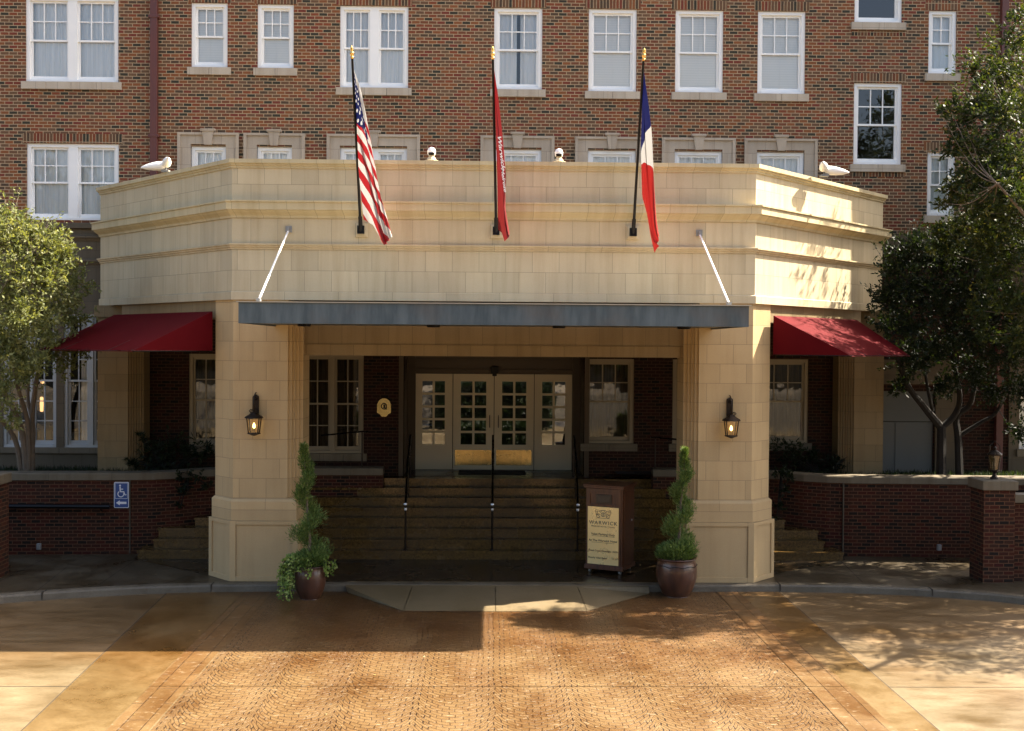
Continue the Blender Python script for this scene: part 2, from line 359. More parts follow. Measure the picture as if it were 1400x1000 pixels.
# ground materials
M['drive'] = concrete_mat('driveway_concrete', (.13, .085, .035), (.29, .218, .118), (.3, .65), 1.0, (.55, 1.3, 1), wet_shade=True)
M['bandc'] = concrete_mat('stained_concrete', (.15, .09, .032), (.235, .155, .062), (.25, .5), 1.6, wet_shade=True)
M['apron'] = concrete_mat('apron_concrete', (.20, .145, .068), (.26, .19, .098), (.5, .7), 1.5)
M['walk'] = concrete_mat('sidewalk_concrete', (.045, .030, .013), (.125, .094, .052), (.2, .6), 1.4)
M['kerb'] = concrete_mat('kerb_concrete', (.12, .092, .055), (.21, .17, .115), (.4, .7), 3)
M['joint'] = simple('joint_dark', (.05, .035, .02), .9)
def stamped(name, border=False):
    t = NT(name); uv = t.UV(); sp = t.n('SeparateXYZ', {0: uv}); x, y = sp.outputs[0], sp.outputs[1]
    if border:
        v = t.n('CombineXYZ', {0: y, 1: x}).outputs[0]
        br = t.n('TexBrick', {'Vector': v, 'Color1': (0, 0, 0), 'Color2': (1, 1, 1), 'Mortar': (0, 0, 0), 'Scale': 1, 'Mortar Size': .006,
                              'Mortar Smooth': .4, 'Bias': 0, 'Brick Width': 1.15, 'Row Height': .245}, offset=.5)
    else:
        W = .92
        wx = t.math('ADD', x, t.math('MULTIPLY', t.math('SUBTRACT', t.noise(uv, 2.2, 2), .5), .10))
        cx = t.math('SUBTRACT', t.math('FRACT', t.math('DIVIDE', t.math('ADD', wx, 40*W), W)), .5)
        arc = t.math('SQRT', t.math('SUBTRACT', .34, t.math('MULTIPLY', cx, cx)))
        yy = t.math('ADD', y, t.math('MULTIPLY', arc, 1.9*W))
        yy = t.math('ADD', yy, t.math('MULTIPLY', t.math('SUBTRACT', t.noise(uv, 5, 2), .5), .05))
        v = t.n('CombineXYZ', {0: wx, 1: yy}).outputs[0]
        br = t.n('TexBrick', {'Vector': v, 'Color1': (0, 0, 0), 'Color2': (1, 1, 1), 'Mortar': (0, 0, 0), 'Scale': 1, 'Mortar Size': .009,
                              'Mortar Smooth': .4, 'Bias': 0, 'Brick Width': .15, 'Row Height': .092}, offset=.43)
    ln = br.outputs[1]; a = t.noise(uv, .75, 6, .6, .5); b = t.noise(uv, 5, 3, .5); g = t.noise(uv, 55, 3)
    c = t.mix(t.ramp(a, [(.35, 0), (.62, 1)]), (.125, .058, .016), (.215, .128, .046))
    c = t.mix(t.math('MULTIPLY', br.outputs[0], .3), c, (.29, .19, .085))
    c = t.mix(t.ramp(b, [(.4, 0), (.75, .5)]), c, t.mix(1, c, (.72, .56, .42), 'MULTIPLY'))
    c = t.mix(.3, c, t.ramp(g, [(.3, .35), (.75, .68)]), 'OVERLAY')
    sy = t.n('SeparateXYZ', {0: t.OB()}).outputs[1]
    wet = t.ramp(t.math('ADD', t.math('MULTIPLY_ADD', sy, .11, 1.02), t.math('MULTIPLY', t.math('SUBTRACT', t.noise(t.OB(), .6, 4), .5), .9)), [(.38, 0), (.72, .8)])  # damp tint that also carries the portico's shade in the paving colour
    c = t.mix(wet, c, t.mix(1, c, (.80, .60, .36), 'MULTIPLY'))  # dampness and portico shade tinted into the colour together
    brk = t.ramp(t.noise(uv, 5.5, 3, .6), [(.34, .45), (.52, 1.0)])
    seam = brk if border else t.ramp(t.math('ABSOLUTE', cx), [(.22, .55), (.40, 1.0)])
    jm = t.math('MULTIPLY', ln, t.math('MULTIPLY', brk, seam))
    c = t.mix(jm, c, (.022, .008, .002))
    glint = t.math('MULTIPLY', t.ramp(t.noise(t.mapv(uv, (1, 2.2, 1)), 9, 3, .6), [(.60, 0), (.68, 1)]), .45)  # wet glints painted as pale specks into the paving colour
    c = t.mix(glint, c, (.48, .38, .25))
    h = t.math('ADD', t.math('MULTIPLY', ln, -1), t.math('MULTIPLY', b, .6))
    return t.pbr(c, t.ramp(a, [(.35, .32), (.62, .5)]), bump=t.bump(h, .7, .012))
M['stamp'] = stamped('stamped_paving'); M['stampb'] = stamped('stamped_border', True)
# ================================================================== GROUND
F = 4.1            # facade plane
g = MB(); g.face([(-70, -90, -.128), (70, -90, -.128), (70, 60, -.128), (-70, 60, -.128)])
struct('driveway', g, M['drive'])
def sheet(name, pts, z, mat):
    m = MB(); m.face([(p[0], p[1], z) for p in pts]); return struct(name, m, mat)
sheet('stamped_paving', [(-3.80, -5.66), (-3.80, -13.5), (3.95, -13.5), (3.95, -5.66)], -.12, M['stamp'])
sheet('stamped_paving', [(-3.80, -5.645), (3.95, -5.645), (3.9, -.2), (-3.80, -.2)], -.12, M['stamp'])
sheet('paving_border', [(-4.29, -5.66), (-4.29, -13.5), (-3.815, -13.5), (-3.815, -5.66)], -.12, M['stampb'])
sheet('paving_border', [(-4.29, -5.645), (-3.815, -5.645), (-3.815, -.2), (-4.28, -.2)], -.12, M['stampb'])
sheet('paving_border', [(3.965, -13.5), (4.62, -13.5), (4.5, -5.66), (3.965, -5.66)], -.12, M['stampb'])
sheet('paving_border', [(3.965, -5.645), (4.5, -5.645), (4.28, -.2), (3.915, -.2)], -.12, M['stampb'])
sheet('stained_band', [(-4.85, -13.5), (-4.30, -13.5), (-4.30, -.2), (-5.6, -.2)], -.121, M['bandc'])
sheet('stained_band', [(4.64, -13.5), (4.95, -13.5), (5.02, -.2), (4.30, -.2)], -.121, M['bandc'])
m = MB()
for a, b in (((-10, -5.65), (-4.29, -5.65)), ((4.55, -5.65), (12, -5.65)), ((5.03, -.3), (4.96, -13.5)), ((-5.61, -.3), (-4.86, -13.5))):
    a, b = Vector(a), Vector(b); d = (b-a).normalized(); n = Vector((-d.y, d.x))*.006
    m.face([(*(a-n), -.1235), (*(b-n), -.1235), (*(b+n), -.1235), (*(a+n), -.1235)])
struct('driveway_joint', m, M['joint'])
KERB = [(-14, -6.5), (-11, -3.4), (-9.5, -2.15), (-8.05, -1.18), (-7.07, -.80), (-5.95, -.48), (-4.85, -.33), (-3.6, -.28), (-2.6, -.26), (0, -.26), (2.6, -.26), (4.0, -.22), (4.97, -.19), (6.13, -.24),
        (7.34, -.46), (8.48, -.85), (9.5, -1.45), (11, -2.7), (14, -5.6)]
m = MB()
m.sweep(KERB, [(.035, -.13), (.02, -.03), (.0, -.006), (-.03, .002), (-.16, .004)])
struct('kerb', m, M['kerb'])
inner = [(x, y+.15) for x, y in KERB]
m = MB(); m.face([(p[0], p[1], 0) for p in inner]+[(14, 4.09, 0), (-14, 4.09, 0)])
struct('sidewalk', m, M['walk'])
m = MB()
for a, b in (((92, 775), (47, 811)), ((185, 766), (135, 800)), ((262, 786), (230, 797)), ((0, 795), (60, 765)), ((1180, 797), (1150, 768)), ((1300, 800), (1245, 770))):
    a = atz(*a, 0); b = atz(*b, 0); d = (b-a).normalized(); n = Vector((-d.y, d.x, 0))*.007
    m.face([(p.x, p.y, .004) for p in (a-n, b-n, b+n, a+n)])
for x in (-4.86, 5.05, -7.5, 7.6):
    y = [KERB[i][1]+(x-KERB[i][0])/(KERB[i+1][0]-KERB[i][0])*(KERB[i+1][1]-KERB[i][1]) for i in range(len(KERB)-1) if KERB[i][0] <= x <= KERB[i+1][0]][0]
    m.box(x-.007, x+.007, y-.04, y+.17, -.11, .009, 'd')
struct('sidewalk_joint', m, M['joint'])
# dropped apron
A = [(-2.55, -.22), (-1.45, -1.72), (1.5, -1.72), (2.75, -.40), (2.75, -.08), (-2.55, -.08)]
m = MB()
m.face([(-2.55, -.34, -.02), (-2.5, -.42, -.114), (-1.45, -1.72, -.1145), (-1.40, -.34, -.02)])
m.face([(-1.39, -.34, -.02), (-1.44, -1.72, -.1145), (.04, -1.74, -.1145), (.04, -.34, -.02)])
m.face([(.05, -.34, -.02), (.05, -1.74, -.1145), (1.52, -1.70, -.1145), (1.47, -.34, -.02)])
m.face([(1.48, -.34, -.02), (1.53, -1.70, -.1145), (2.72, -.42, -.114), (2.72, -.34, -.02)])
m.face([(-2.55, -.07, .007), (-2.55, -.34, -.02+.0), (2.72, -.34, -.02), (2.72, -.07, .007)])
for k in (4,): pass
struct('concrete_apron', m, M['apron'])
m = MB(); m.face([(-2.6, -.34, -.0215), (-2.56, -.30, .0), (-2.5, -.25, .0), (-2.5, -.34, -.03)])
sheet('porch_floor', [(-3.42, -.05), (3.46, -.05), (4.9, .45), (6.95, 2.1), (6.95, 2.4), (-6.95, 2.4), (-6.95, 1.95), (-5.0, .35)], .004, M['floor'])
# steps
SH, TR, Y0, NS = .172, .25, 1.95, 8
LZ = SH*NS
m = MB(); nos = MB()
LX = [-6.85, -6.62, -6.60, -5.95, -5.6, -5.3, -4.4, -2.45]; RX = [6.85, 6.55, 6.5, 5.9, 5.6, 5.3, 4.4, 3.35]
st = thing('entrance_steps', 'broad flight of wet speckled brown granite steps rising to the entrance doors', 'steps', (0, Y0, 0))
for i in range(NS):
    z0, z1 = SH*i+.003, SH*(i+1); y = Y0+TR*i
    yb = 3.95 if i < NS-1 else 5.3
    b = MB(); b.box(LX[i], RX[i], y, yb, z0-.01 if i else .005, z1-.045, 'db' if i else 'b')
    b.box(LX[i]-.015, RX[i]+.015, y-.022, yb, z1-.045, z1, 'b')
    b.v = [v-Vector((0, Y0, 0)) for v in b.v]
    b.build('step', M['granite'], st)
# thin joints between granite slabs are in the material; landing floor
sheet('entrance_landing', [(-2.44, Y0+TR*7+.33), (3.34, Y0+TR*7+.33), (3.34, 5.28), (-2.44, 5.28)], LZ+.004, M['floor'])
m = MB(); m.box(-.75, .72, 4.35, 5.05, LZ+.005, LZ+.022)
tag(m.build('door_mat', M['mat'], bevel=.005), 'black rubber doormat lying before the middle doors', 'doormat')
# ================================================================== HOTEL BUILDING
H = thing('hotel_building', 'large red brown brick hotel with white sash windows behind the stone entrance portico', 'building', (0, F, 0))
class PB(MB):     # build relative to hotel
    def build(s, name, mat, parent=None, **k):
        o = MB.build(s, name, mat, parent, **k); return o
def hb(mb, name, mat, parent=None, base=(0, F, 0), **k):
    bx = Vector(base); mb.v = [v-bx for v in mb.v]
    return mb.build(name, mat, parent or H, **k)
def holes_wall(mb, X0, X1, Z0, Z1, Y, holes, depth=.26):
    xs = sorted({X0, X1, *[min(max(h[0], X0), X1) for h in holes], *[min(max(h[2], X0), X1) for h in holes]})
    zs = sorted({Z0, Z1, *[min(max(h[1], Z0), Z1) for h in holes], *[min(max(h[3], Z0), Z1) for h in holes]})
    for i in range(len(xs)-1):
        for j in range(len(zs)-1):
            cx, cz = (xs[i]+xs[i+1])/2, (zs[j]+zs[j+1])/2
            if any(h[0] < cx < h[2] and h[1] < cz < h[3] for h in holes): continue
            mb.face([(xs[i], Y, zs[j]), (xs[i+1], Y, zs[j]), (xs[i+1], Y, zs[j+1]), (xs[i], Y, zs[j+1])])
    for h in holes:
        x0, z0, x1, z1 = max(h[0], X0), max(h[1], Z0), min(h[2], X1), min(h[3], Z1)
        if x1 <= x0 or z1 <= z0: continue
        D = Y+depth
        mb.face([(x0, Y, z0), (x0, D, z0), (x0, D, z1), (x0, Y, z1)][::-1])
        mb.face([(x1, Y, z0), (x1, D, z0), (x1, D, z1), (x1, Y, z1)])
        mb.face([(x0, Y, z1), (x1, Y, z1), (x1, D, z1), (x0, D, z1)][::-1])
        mb.face([(x0, Y, z0), (x1, Y, z0), (x1, D, z0), (x0, D, z0)])
def curtain(x0, x1, z0, z1, Y, mat, parent, base, split=None, amp=.022):
    m = MB(); n = max(8, int((x1-x0)/.025)); ph = random.random()*6
    f = lambda x: Y+amp*sin(x*38+ph+1.3*sin(x*7+ph))+amp*.4*sin(x*91)
    for k in range(n):
        a, b = x0+(x1-x0)*k/n, x0+(x1-x0)*(k+1)/n
        if split and split[0] < (a+b)/2 < split[1]: continue
        m.face([(a, f(a), z0), (b, f(b), z0), (b, f(b), z1), (a, f(a), z1)])
    return hb(m, 'curtain', mat, parent, base, smooth=True, weld=True)
def window(x0, z0, x1, z1, units=1, cols=3, rows=2, lrows=0, cover='curtain', mat='white', sill=True, Y=F, split=None, parent=None, mull=.17, fr=.075, glass='glass', sillh=.16, lsplit=.5, drop=0.0, half=False):
    """white double-hung sash window; its origin sits at the sill"""
    e = bpy.data.objects.new('window', None)
    base = Vector(((x0+x1)/2, Y, z0)); rel = base-Vector((0, F, 0))
    m = MB(); yf = Y+.035
    # brick-mould frame
    m.box(x0, x0+fr, yf, yf+.12, z0, z1); m.box(x1-fr, x1, yf, yf+.12, z0, z1)
    m.box(x0+fr, x1-fr, yf+.002, yf+.12, z1-fr, z1); m.box(x0+fr, x1-fr, yf-.01, yf+.12, z0, z0+.055)
    w = (x1-x0-2*fr-(units-1)*mull)/units
    rects = []
    for k in range(units):
        a = x0+fr+k*(w+mull); b = a+w; rects.append((a, b))
        if k: m.box(a-mull, a, yf+.004, yf+.12, z0+.055, z1-fr)
    zi0, zi1 = z0+.055, z1-fr; zm = zi0+(zi1-zi0)*lsplit
    for a, b in rects:
        yu, yl = yf+.045, yf+.075
        s_ = .045
        # upper sash (front), lower sash (behind)
        for (c0, c1, y, bot, top, cc, rr) in ((zm-.02, zi1, yu, .04, .045, cols, rows), (zi0, zm+.02, yl, .085, .04, cols if lrows else 1, max(lrows, 1))):
            m.box(a, a+s_, y, y+.04, c0, c1); m.box(b-s_, b, y, y+.04, c0, c1)
            m.box(a+s_, b-s_, y+.001, y+.04, c0, c0+bot); m.box(a+s_, b-s_, y+.001, y+.04, c1-top, c1)
            gx0, gx1, gz0, gz1 = a+s_, b-s_, c0+bot, c1-top; mw = .022
            for q in range(1, cc): xx = gx0+(gx1-gx0)*q/cc; m.box(xx-mw/2, xx+mw/2, y+.004, y+.035, gz0, gz1, 'td')
            for q in range(1, rr): zz = gz0+(gz1-gz0)*q/rr; m.box(gx0, gx1, y+.007, y+.032, zz-mw/2, zz+mw/2, 'lr')
    o = hb(m, 'window', M[mat], parent or H, base); o.location = rel
    gm = MB()
    for a, b in rects:
        gm.face([(a+.03, yf+.066, zm), (b-.03, yf+.066, zm), (b-.03, yf+.066, zi1-.02), (a+.03, yf+.066, zi1-.02)])
        gm.face([(a+.03, yf+.096, zi0+.03), (b-.03, yf+.096, zi0+.03), (b-.03, yf+.096, zm), (a+.03, yf+.096, zm)])
    hb(gm, 'glass', M[glass], o, base)
    for a, b in rects:
        if cover == 'curtain': curtain(a-.02, b+.02, z0, z1, yf+.135, M['curtain'], o, base, split)
        elif cover == 'dark': curtain(a-.02, b+.02, z0, z1, yf+.17, M['curtain2'], o, base, split)
        elif cover == 'right': curtain(a+(b-a)*.5, b+.02, z0, z1, yf+.2, M['curtain'], o, base)
        elif cover == 'blind':
            q = MB(); xm = (a+b)/2
            q.box(a-.02, xm-.012, yf+.125, yf+.13, z0, z1); q.box(xm+.012, b+.02, yf+.125, yf+.13, z0, z1); q.box(xm-.03, xm+.03, yf+.133, yf+.137, z0, z1)
            hb(q, 'blind', M['blind'], o, base)
    if sill:
        q = MB(); n = max(2, round((x1-x0)/.5)); W = (x1-x0+.16)
        for k in range(n):
            a = x0-.08+W*k/n+.003; b = x0-.08+W*(k+1)/n-.003
            q.box(a, b, Y-.055, Y+.1, z0-sillh, z0-.002)
        hb(q, 'sill', M['st_cap' if z0 < 5 else 'st_trim'], o, base, bevel=.004)
    bpy.data.objects.remove(e)
    return o
W = []   # (x0,z0,x1,z1,kwargs)
W += [(-9.89, 9.66, -7.95, 11.45, dict(units=2, mull=.19)), (-9.87, 6.76, -7.94, 8.37, dict(units=2, mull=.19, sill=False)),
      (-6.42, 10.0, -5.66, 11.36, dict(cover='blind')), (-5.03, 10.0, -4.27, 11.35, dict(cover='blind')),
      (-3.29, 9.61, -1.85, 11.34, dict(units=2, mull=.19)), (-.03, 9.61, .99, 11.34, dict(split=(.46, .52))),
      (1.98, 9.59, 3.0, 11.34, dict(cover='blind')), (3.83, 9.59, 4.85, 11.34, dict(cover='blind')), (5.59, 9.58, 6.61, 11.34, dict(cover='blind')),
      (7.66, 11.12, 8.68, 12.9, dict(cover=None)), (7.67, 8.10, 8.70, 9.84, dict(cover=None)),
      (9.26, 10.05, 9.86, 11.40, dict(cols=2, cover='curtain')), (9.27, 7.02, 9.87, 8.38, dict(cols=2, cover='curtain'))]
SUR = [(-6.42, -5.68, 1), (-5.03, -4.29, 1), (-3.28, -1.86, 2), (-.03, .99, 1), (1.98, 3.0, 1), (3.83, 4.85, 1), (5.59, 6.61, 1)]
for a, b, u in SUR: W.append((a, 6.75, b, 8.34, dict(units=u, mull=.19, sill=False)))
hol = [(w[0], w[1], w[2], w[3]) for w in W]
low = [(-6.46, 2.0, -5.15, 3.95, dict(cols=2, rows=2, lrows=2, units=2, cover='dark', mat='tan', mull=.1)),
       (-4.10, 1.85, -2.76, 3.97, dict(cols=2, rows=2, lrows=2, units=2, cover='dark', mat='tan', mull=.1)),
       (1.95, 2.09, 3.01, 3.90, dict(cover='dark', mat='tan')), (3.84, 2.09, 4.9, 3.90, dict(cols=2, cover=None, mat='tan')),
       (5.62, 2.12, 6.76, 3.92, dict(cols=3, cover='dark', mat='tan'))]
hl = [(w[0], w[1], w[2], w[3]) for w in low]
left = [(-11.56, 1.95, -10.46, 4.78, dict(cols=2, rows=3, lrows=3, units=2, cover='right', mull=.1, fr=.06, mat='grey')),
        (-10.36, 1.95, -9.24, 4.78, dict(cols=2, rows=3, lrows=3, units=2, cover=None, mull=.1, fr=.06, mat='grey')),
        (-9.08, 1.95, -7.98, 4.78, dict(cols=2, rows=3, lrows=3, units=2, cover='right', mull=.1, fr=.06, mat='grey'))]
BX0, BX1, BT = -14, 11.75, 14.3
m = MB(); holes_wall(m, BX0, BX1, 6.62, BT, F, hol)
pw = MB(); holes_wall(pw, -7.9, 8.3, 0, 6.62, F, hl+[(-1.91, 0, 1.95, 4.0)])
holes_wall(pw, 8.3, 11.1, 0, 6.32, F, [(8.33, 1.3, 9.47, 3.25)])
# returns and back, roof side
m.face([(BX1, F, 0), (BX1, 12, 0), (BX1, 12, BT), (BX1, F, BT)])
m.face([(BX0, 12, 0), (BX0, F, 0), (BX0, F, BT), (BX0, 12, BT)])
m.face([(BX1, 12, 0), (BX0, 12, 0), (BX0, 12, BT), (BX1, 12, BT)])
hb(m, 'brick_wall', M['brick']); hb(pw, 'porch_wall', M['brick_shaded'])
m = MB(); m.box(BX0-.03, BX1+.03, F-.03, 12.03, BT, BT+.12); hb(m, 'roof', M['roof'])
m = MB(); holes_wall(m, -14, -7.9, 0, 6.60, F-.03, [(w[0], w[1], w[2], w[3]) for w in left], .3)
m.face([(-7.9, F-.03, 0), (-7.9, F, 0), (-7.9, F, 6.6), (-7.9, F-.03, 6.6)])
for z in (5.82, 6.32): m.sweep([(-14, F-.03), (-7.9, F-.03)], [(.0, z), (.03, z), (.05, z+.05), (.08, z+.06), (.08, z+.1), (0, z+.12)])
m.sweep([(-14, F-.03), (-7.9, F-.03)], [(.0, 6.56), (.09, 6.58), (.09, 6.68), (0, 6.70), (-.03, 6.70)])
hb(m, 'stone_base', M['st_base'])
m = MB(); holes_wall(m, 11.1, 11.75, 0, 6.3, F-.03, [(11.32, 2.0, 12, 3.2)], .3); m.face([(11.1, F, 0), (11.1, F-.03, 0), (11.1, F-.03, 6.3), (11.1, F, 6.3)])
m.box(9.5, 9.97, F-.05, F, 0, 3.4, 'b'); m.box(8.3, 9.98, F-.04, F, 3.40, 3.86, 'b'); m.box(8.3, 9.98, F-.07, F, 3.86, 3.92, 'b')
m.box(8.25, 11.75, F-.06, F, 6.33, 6.60, 'b')
hb(m, 'stone_band', M['st_base'])
m = MB(); m.box(8.33, 9.47, F+.03, F+.08, 2.60, 3.25); m.box(8.33, 8.66, F+.03, F+.08, 1.3, 2.585); m.box(8.69, 9.47, F+.03, F+.08, 1.3, 2.585)
m.box(8.66, 8.69, F+.015, F+.08, 1.3, 2.585)
hb(m, 'painted_panel', M['panel'])
for w in W+low: window(w[0], w[1], w[2], w[3], **w[4])
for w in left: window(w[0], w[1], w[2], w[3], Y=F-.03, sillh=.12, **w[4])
window(11.34, 2.02, 12.0-.3, 3.18, cols=1, rows=2, cover='curtain', Y=F-.03)
# soldier courses
for (x0, z0, x1, z1, k) in W:
    if z1 < 8.36 and z0 < 6.8 and x0 > -7: continue
    m = MB(); m.box(x0-.08, x1+.08, F-.006, F+.02, z1+.003, z1+.205, 'b'); hb(m, 'brick_lintel', M['soldier'])
for x0, x1, z in ((7.6, 8.78, 10.94), (7.6, 8.78, 7.94)):
    m = MB(); m.box(x0, x1, F-.006, F+.02, z-.1, z-.003, 'b'); hb(m, 'brick_apron', M['soldier'])
# stone surrounds with keystones
for a, b, u in SUR:
    m = MB(); o = .245; zt = 8.62
    m.box(a-o, a, F-.04, F+.05, 6.6, zt-.24); m.box(b, b+o, F-.04, F+.05, 6.6, zt-.24); m.box(a-o, b+o, F-.04, F+.05, zt-.24, zt-.05)
    # raised outer fillet
    m.box(a-o-.03, a-o+.035, F-.075, F-.04, 6.6, zt-.05); m.box(b+o-.035, b+o+.03, F-.075, F-.04, 6.6, zt-.05); m.box(a-o-.03, b+o+.03, F-.08, F+.05, zt-.05, zt)
    c = (a+b)/2; kz = zt+.075
    m.face([(c-.075, F-.1, zt-.26), (c+.075, F-.1, zt-.26), (c+.12, F-.1, kz-.05), (c-.12, F-.1, kz-.05)])
    m.face([(c-.075, F-.04, zt-.26), (c-.075, F-.1, zt-.26), (c-.12, F-.1, kz-.05), (c-.12, F-.04, kz-.05)])
    m.face([(c+.075, F-.1, zt-.26), (c+.075, F-.04, zt-.26), (c+.12, F-.04, kz-.05), (c+.12, F-.1, kz-.05)])
    m.face([(c-.075, F-.04, zt-.26), (c+.075, F-.04, zt-.26), (c+.075, F-.1, zt-.26), (c-.075, F-.1, zt-.26)])
    m.box(c-.15, c+.15, F-.12, F+.02, kz-.05, kz)
    hb(m, 'window_surround', M['st_sur'])
# downspouts
for x in (-7.18, 10.86):
    m = MB(); m.box(x-.075, x+.075, F-.12, F-.012, 1.4 if x > 0 else 6.7, 14.2)
    for z in (8.5, 11.0, 13.2): m.box(x-.11, x+.11, F-.13, F-.002, z, z+.06)
    hb(m, 'downspout', M['pipe'], bevel=.008)
# interior of the hotel: floors and dark rooms
m = MB(); m.box(BX0+.02, BX1-.02, 9.0, 9.1, 0, BT-.01); m.box(BX0+.02, BX1-.02, F+.4, 9, 5.9, 6.0); m.box(BX0+.02, BX1-.02, F+.4, 9, 9.0, 9.1)
for x in (-7.5, -4.8, -2.35, 1.6, 3.4, 5.2, 7.2): m.box(x-.03, x+.03, F+.35, 9, 6.0, BT-.02)
for x in (-7.6, 7.4): m.box(x-.03, x+.03, F+.35, 9, 0, 5.9)
hb(m, 'interior_wall', M['interior'])
# entrance niche and doors
DY = 5.30
m = MB()
m.face([(-1.91, F, LZ), (-1.91, DY, LZ), (-1.91, DY, 4.0), (-1.91, F, 4.0)][::-1]); m.face([(1.95, F, LZ), (1.95, DY, LZ), (1.95, DY, 4.0), (1.95, F, 4.0)])
m.face([(-1.91, F, 4.0), (1.95, F, 4.0), (1.95, DY, 4.0), (-1.91, DY, 4.0)][::-1])
for s, x in ((1, -1.91), (-1, 1.95)):
    for (d, w, t) in ((0, .12, .05), (.12, .06, .08)):
        xa, xb = sorted((x+s*d, x+s*(d+w))); m.box(xa, xb, DY-t-.02, DY, LZ, 4.0, 'b')
    xa, xb = sorted((x-s*.10, x+s*.0)); m.box(xa, xb, F-.05, F-.002, LZ, 4.08)
m.box(-1.73, 1.77, DY-.06, DY+.05, 3.54, 4.0); m.box(-1.73, 1.77, DY-.10, DY-.06, 3.58, 3.64); m.box(-1.73, 1.77, DY-.09, DY-.06, 3.78, 3.86)
m.box(-1.73, 1.77, DY+.01, DY+.06, LZ-.02, LZ+.006)
hb(m, 'door_surround', M['dkwood'])
EX = [-1.78, -.915, -.005, .905, 1.80]
EX = [-1.76, -.90, .025, .925, 1.80]
for k in range(4):
    x0, x1 = EX[k]+.008, EX[k+1]-.008; z0, z1 = LZ+.01, 3.53; side = k in (0, 3)
    m = MB(); y = DY; gx0, gx1 = x0+(.17), x1-(.17); gz0, gz1 = z0+.56, z1-.165
    m.box(x0, gx0, y, y+.045, z0, z1); m.box(gx1, x1, y, y+.045, z0, z1); m.box(gx0, gx1, y, y+.045, z0, gz0); m.box(gx0, gx1, y, y+.045, gz1, z1)
    mw = .05
    xx = (gx0+gx1)/2; m.box(xx-mw/2, xx+mw/2, y+.004, y+.04, gz0, gz1, 'td')
    for q in range(1, 5): zz = gz0+(gz1-gz0)*q/5; m.box(gx0, gx1, y+.006, y+.038, zz-mw/2, zz+mw/2, 'lr')
    d = hb(m, 'door', M['cream'], H, (x0, DY, LZ)); d.location = Vector((x0, DY-F, LZ))
    q = MB(); q.face([(gx0, y+.02, gz0), (gx1, y+.02, gz0), (gx1, y+.02, gz1), (gx0, y+.02, gz1)]); hb(q, 'glass', M['doorglass'], d, (x0, DY, LZ))
    if not side:
        q = MB(); q.box(x0+.045, x1-.045, y-.006, y-.001, z0+.10, z0+.44); hb(q, 'kick_plate', M['brass'], d, (x0, DY, LZ))
        q = MB(); hx = x1-.09 if k == 1 else x0+.09
        q.tube([(hx, y-.01, z0+.95), (hx, y-.07, z0+.97), (hx, y-.07, z0+1.2), (hx, y-.01, z0+1.22)], .011, 6); hb(q, 'handle', M['dkwood'], d, (x0, DY, LZ))
    else: d['label'] = 'fixed glazed side leaf without a kick plate'
m = MB(); m.box(-.05, .11, DY-.2, DY-.1, 3.55, 3.70); m.box(-.02, .08, DY-.22, DY-.2, 3.49, 3.56); hb(m, 'door_sensor', M['black'], bevel=.01)
# plaque on the brick beside the door
m = MB(); c = at(525, 557, F-.03); pr = []
for k in range(17):
    a = pi*k/16; pr.append((cos(a)*.145, .03+sin(a)*.16))
pr += [(-.15, -.12), (-.09, -.15), (-.05, -.2), (.05, -.2), (.09, -.15), (.15, -.12)]
m.face([(c.x+p[0], F-.03, c.z+p[1]) for p in pr][::-1])
for i in range(len(pr)):
    p, q = pr[i], pr[(i+1) % len(pr)]; m.face([(c.x+p[0], F-.03, c.z+p[1]), (c.x+q[0], F-.03, c.z+q[1]), (c.x+q[0], F, c.z+q[1]), (c.x+p[0], F, c.z+p[1])])
pl = m.build('wall_plaque', M['brass']); tag(pl, 'small domed brass plaque on the dark brick left of the doors', 'plaque')
m = MB()
for k in range(20):
    a0, a1 = 2*pi*k/20, 2*pi*(k+1)/20
    m.face([(c.x+cos(a)*r, F-.034, c.z+.02+sin(a)*r*1.1) for a, r in ((a0, .045), (a1, .045), (a1, .065), (a0, .065))][::-1])
m.box(c.x-.015, c.x+.03, F-.036, F-.031, c.z-.02, c.z+.06); m.box(c.x+.01, c.x+.06, F-.038, F-.031, c.z-.05, c.z-.02)
m.build('plaque_emblem', M['black'], pl)
# ================================================================== PORTICO
P = thing('entrance_portico', 'tan stone porte cochere with splayed wings and parapet over the entrance steps', 'portico', (0, 0, 0))
PATH = [(-8.2, F), (-8.2, 3.75), (-4.6, 0), (4.6, 0), (8.2, 3.75), (8.2, F)]
def sw(name, prof, mat, path=PATH):
    m = MB(); m.sweep(path, prof); return m.build(name, mat, P)
sw('lower_band', [(-.6, 4.94), (.03, 4.94), (.03, 5.075), (0, 5.09)], M['st_band'])
sw('fascia', [(0, 5.09), (0, 5.82)], M['st_fas'])
sw('string_course', [(0, 5.82), (.02, 5.822), (.02, 5.85), (.045, 5.86), (.045, 5.885), (.07, 5.895), (.07, 5.92), (0, 5.93)], M['st_str'])
sw('frieze', [(0, 5.93), (0, 6.37)], M['st_frz'])
cyma = [(0, 6.37), (.03, 6.372), (.03, 6.39)]+[(.03+.10*(.5-.5*cos(pi*k/6)), 6.39+.11*k/6) for k in range(7)]+[(.16, 6.502), (.16, 6.63), (.185, 6.635), (.185, 6.662), (0, 6.68)]
sw('cornice', cyma, M['st_cor'])
sw('parapet', [(0, 6.68), (0, 7.24)], M['st_par'])
sw('coping', [(0, 7.24), (.025, 7.242), (.025, 7.275), (.05, 7.285), (.05, 7.31), (.085, 7.32), (.085, 7.39), (-.32, 7.40), (-.32, 6.95)], M['st_cor'])
m = MB(); m.prism([(-8.15, F-.002), (-7.9, 3.75), (-4.5, .25), (4.5, .25), (7.9, 3.75), (8.15, F-.002)], 6.85, 6.95); m.build('roof_deck', M['roof'], P)
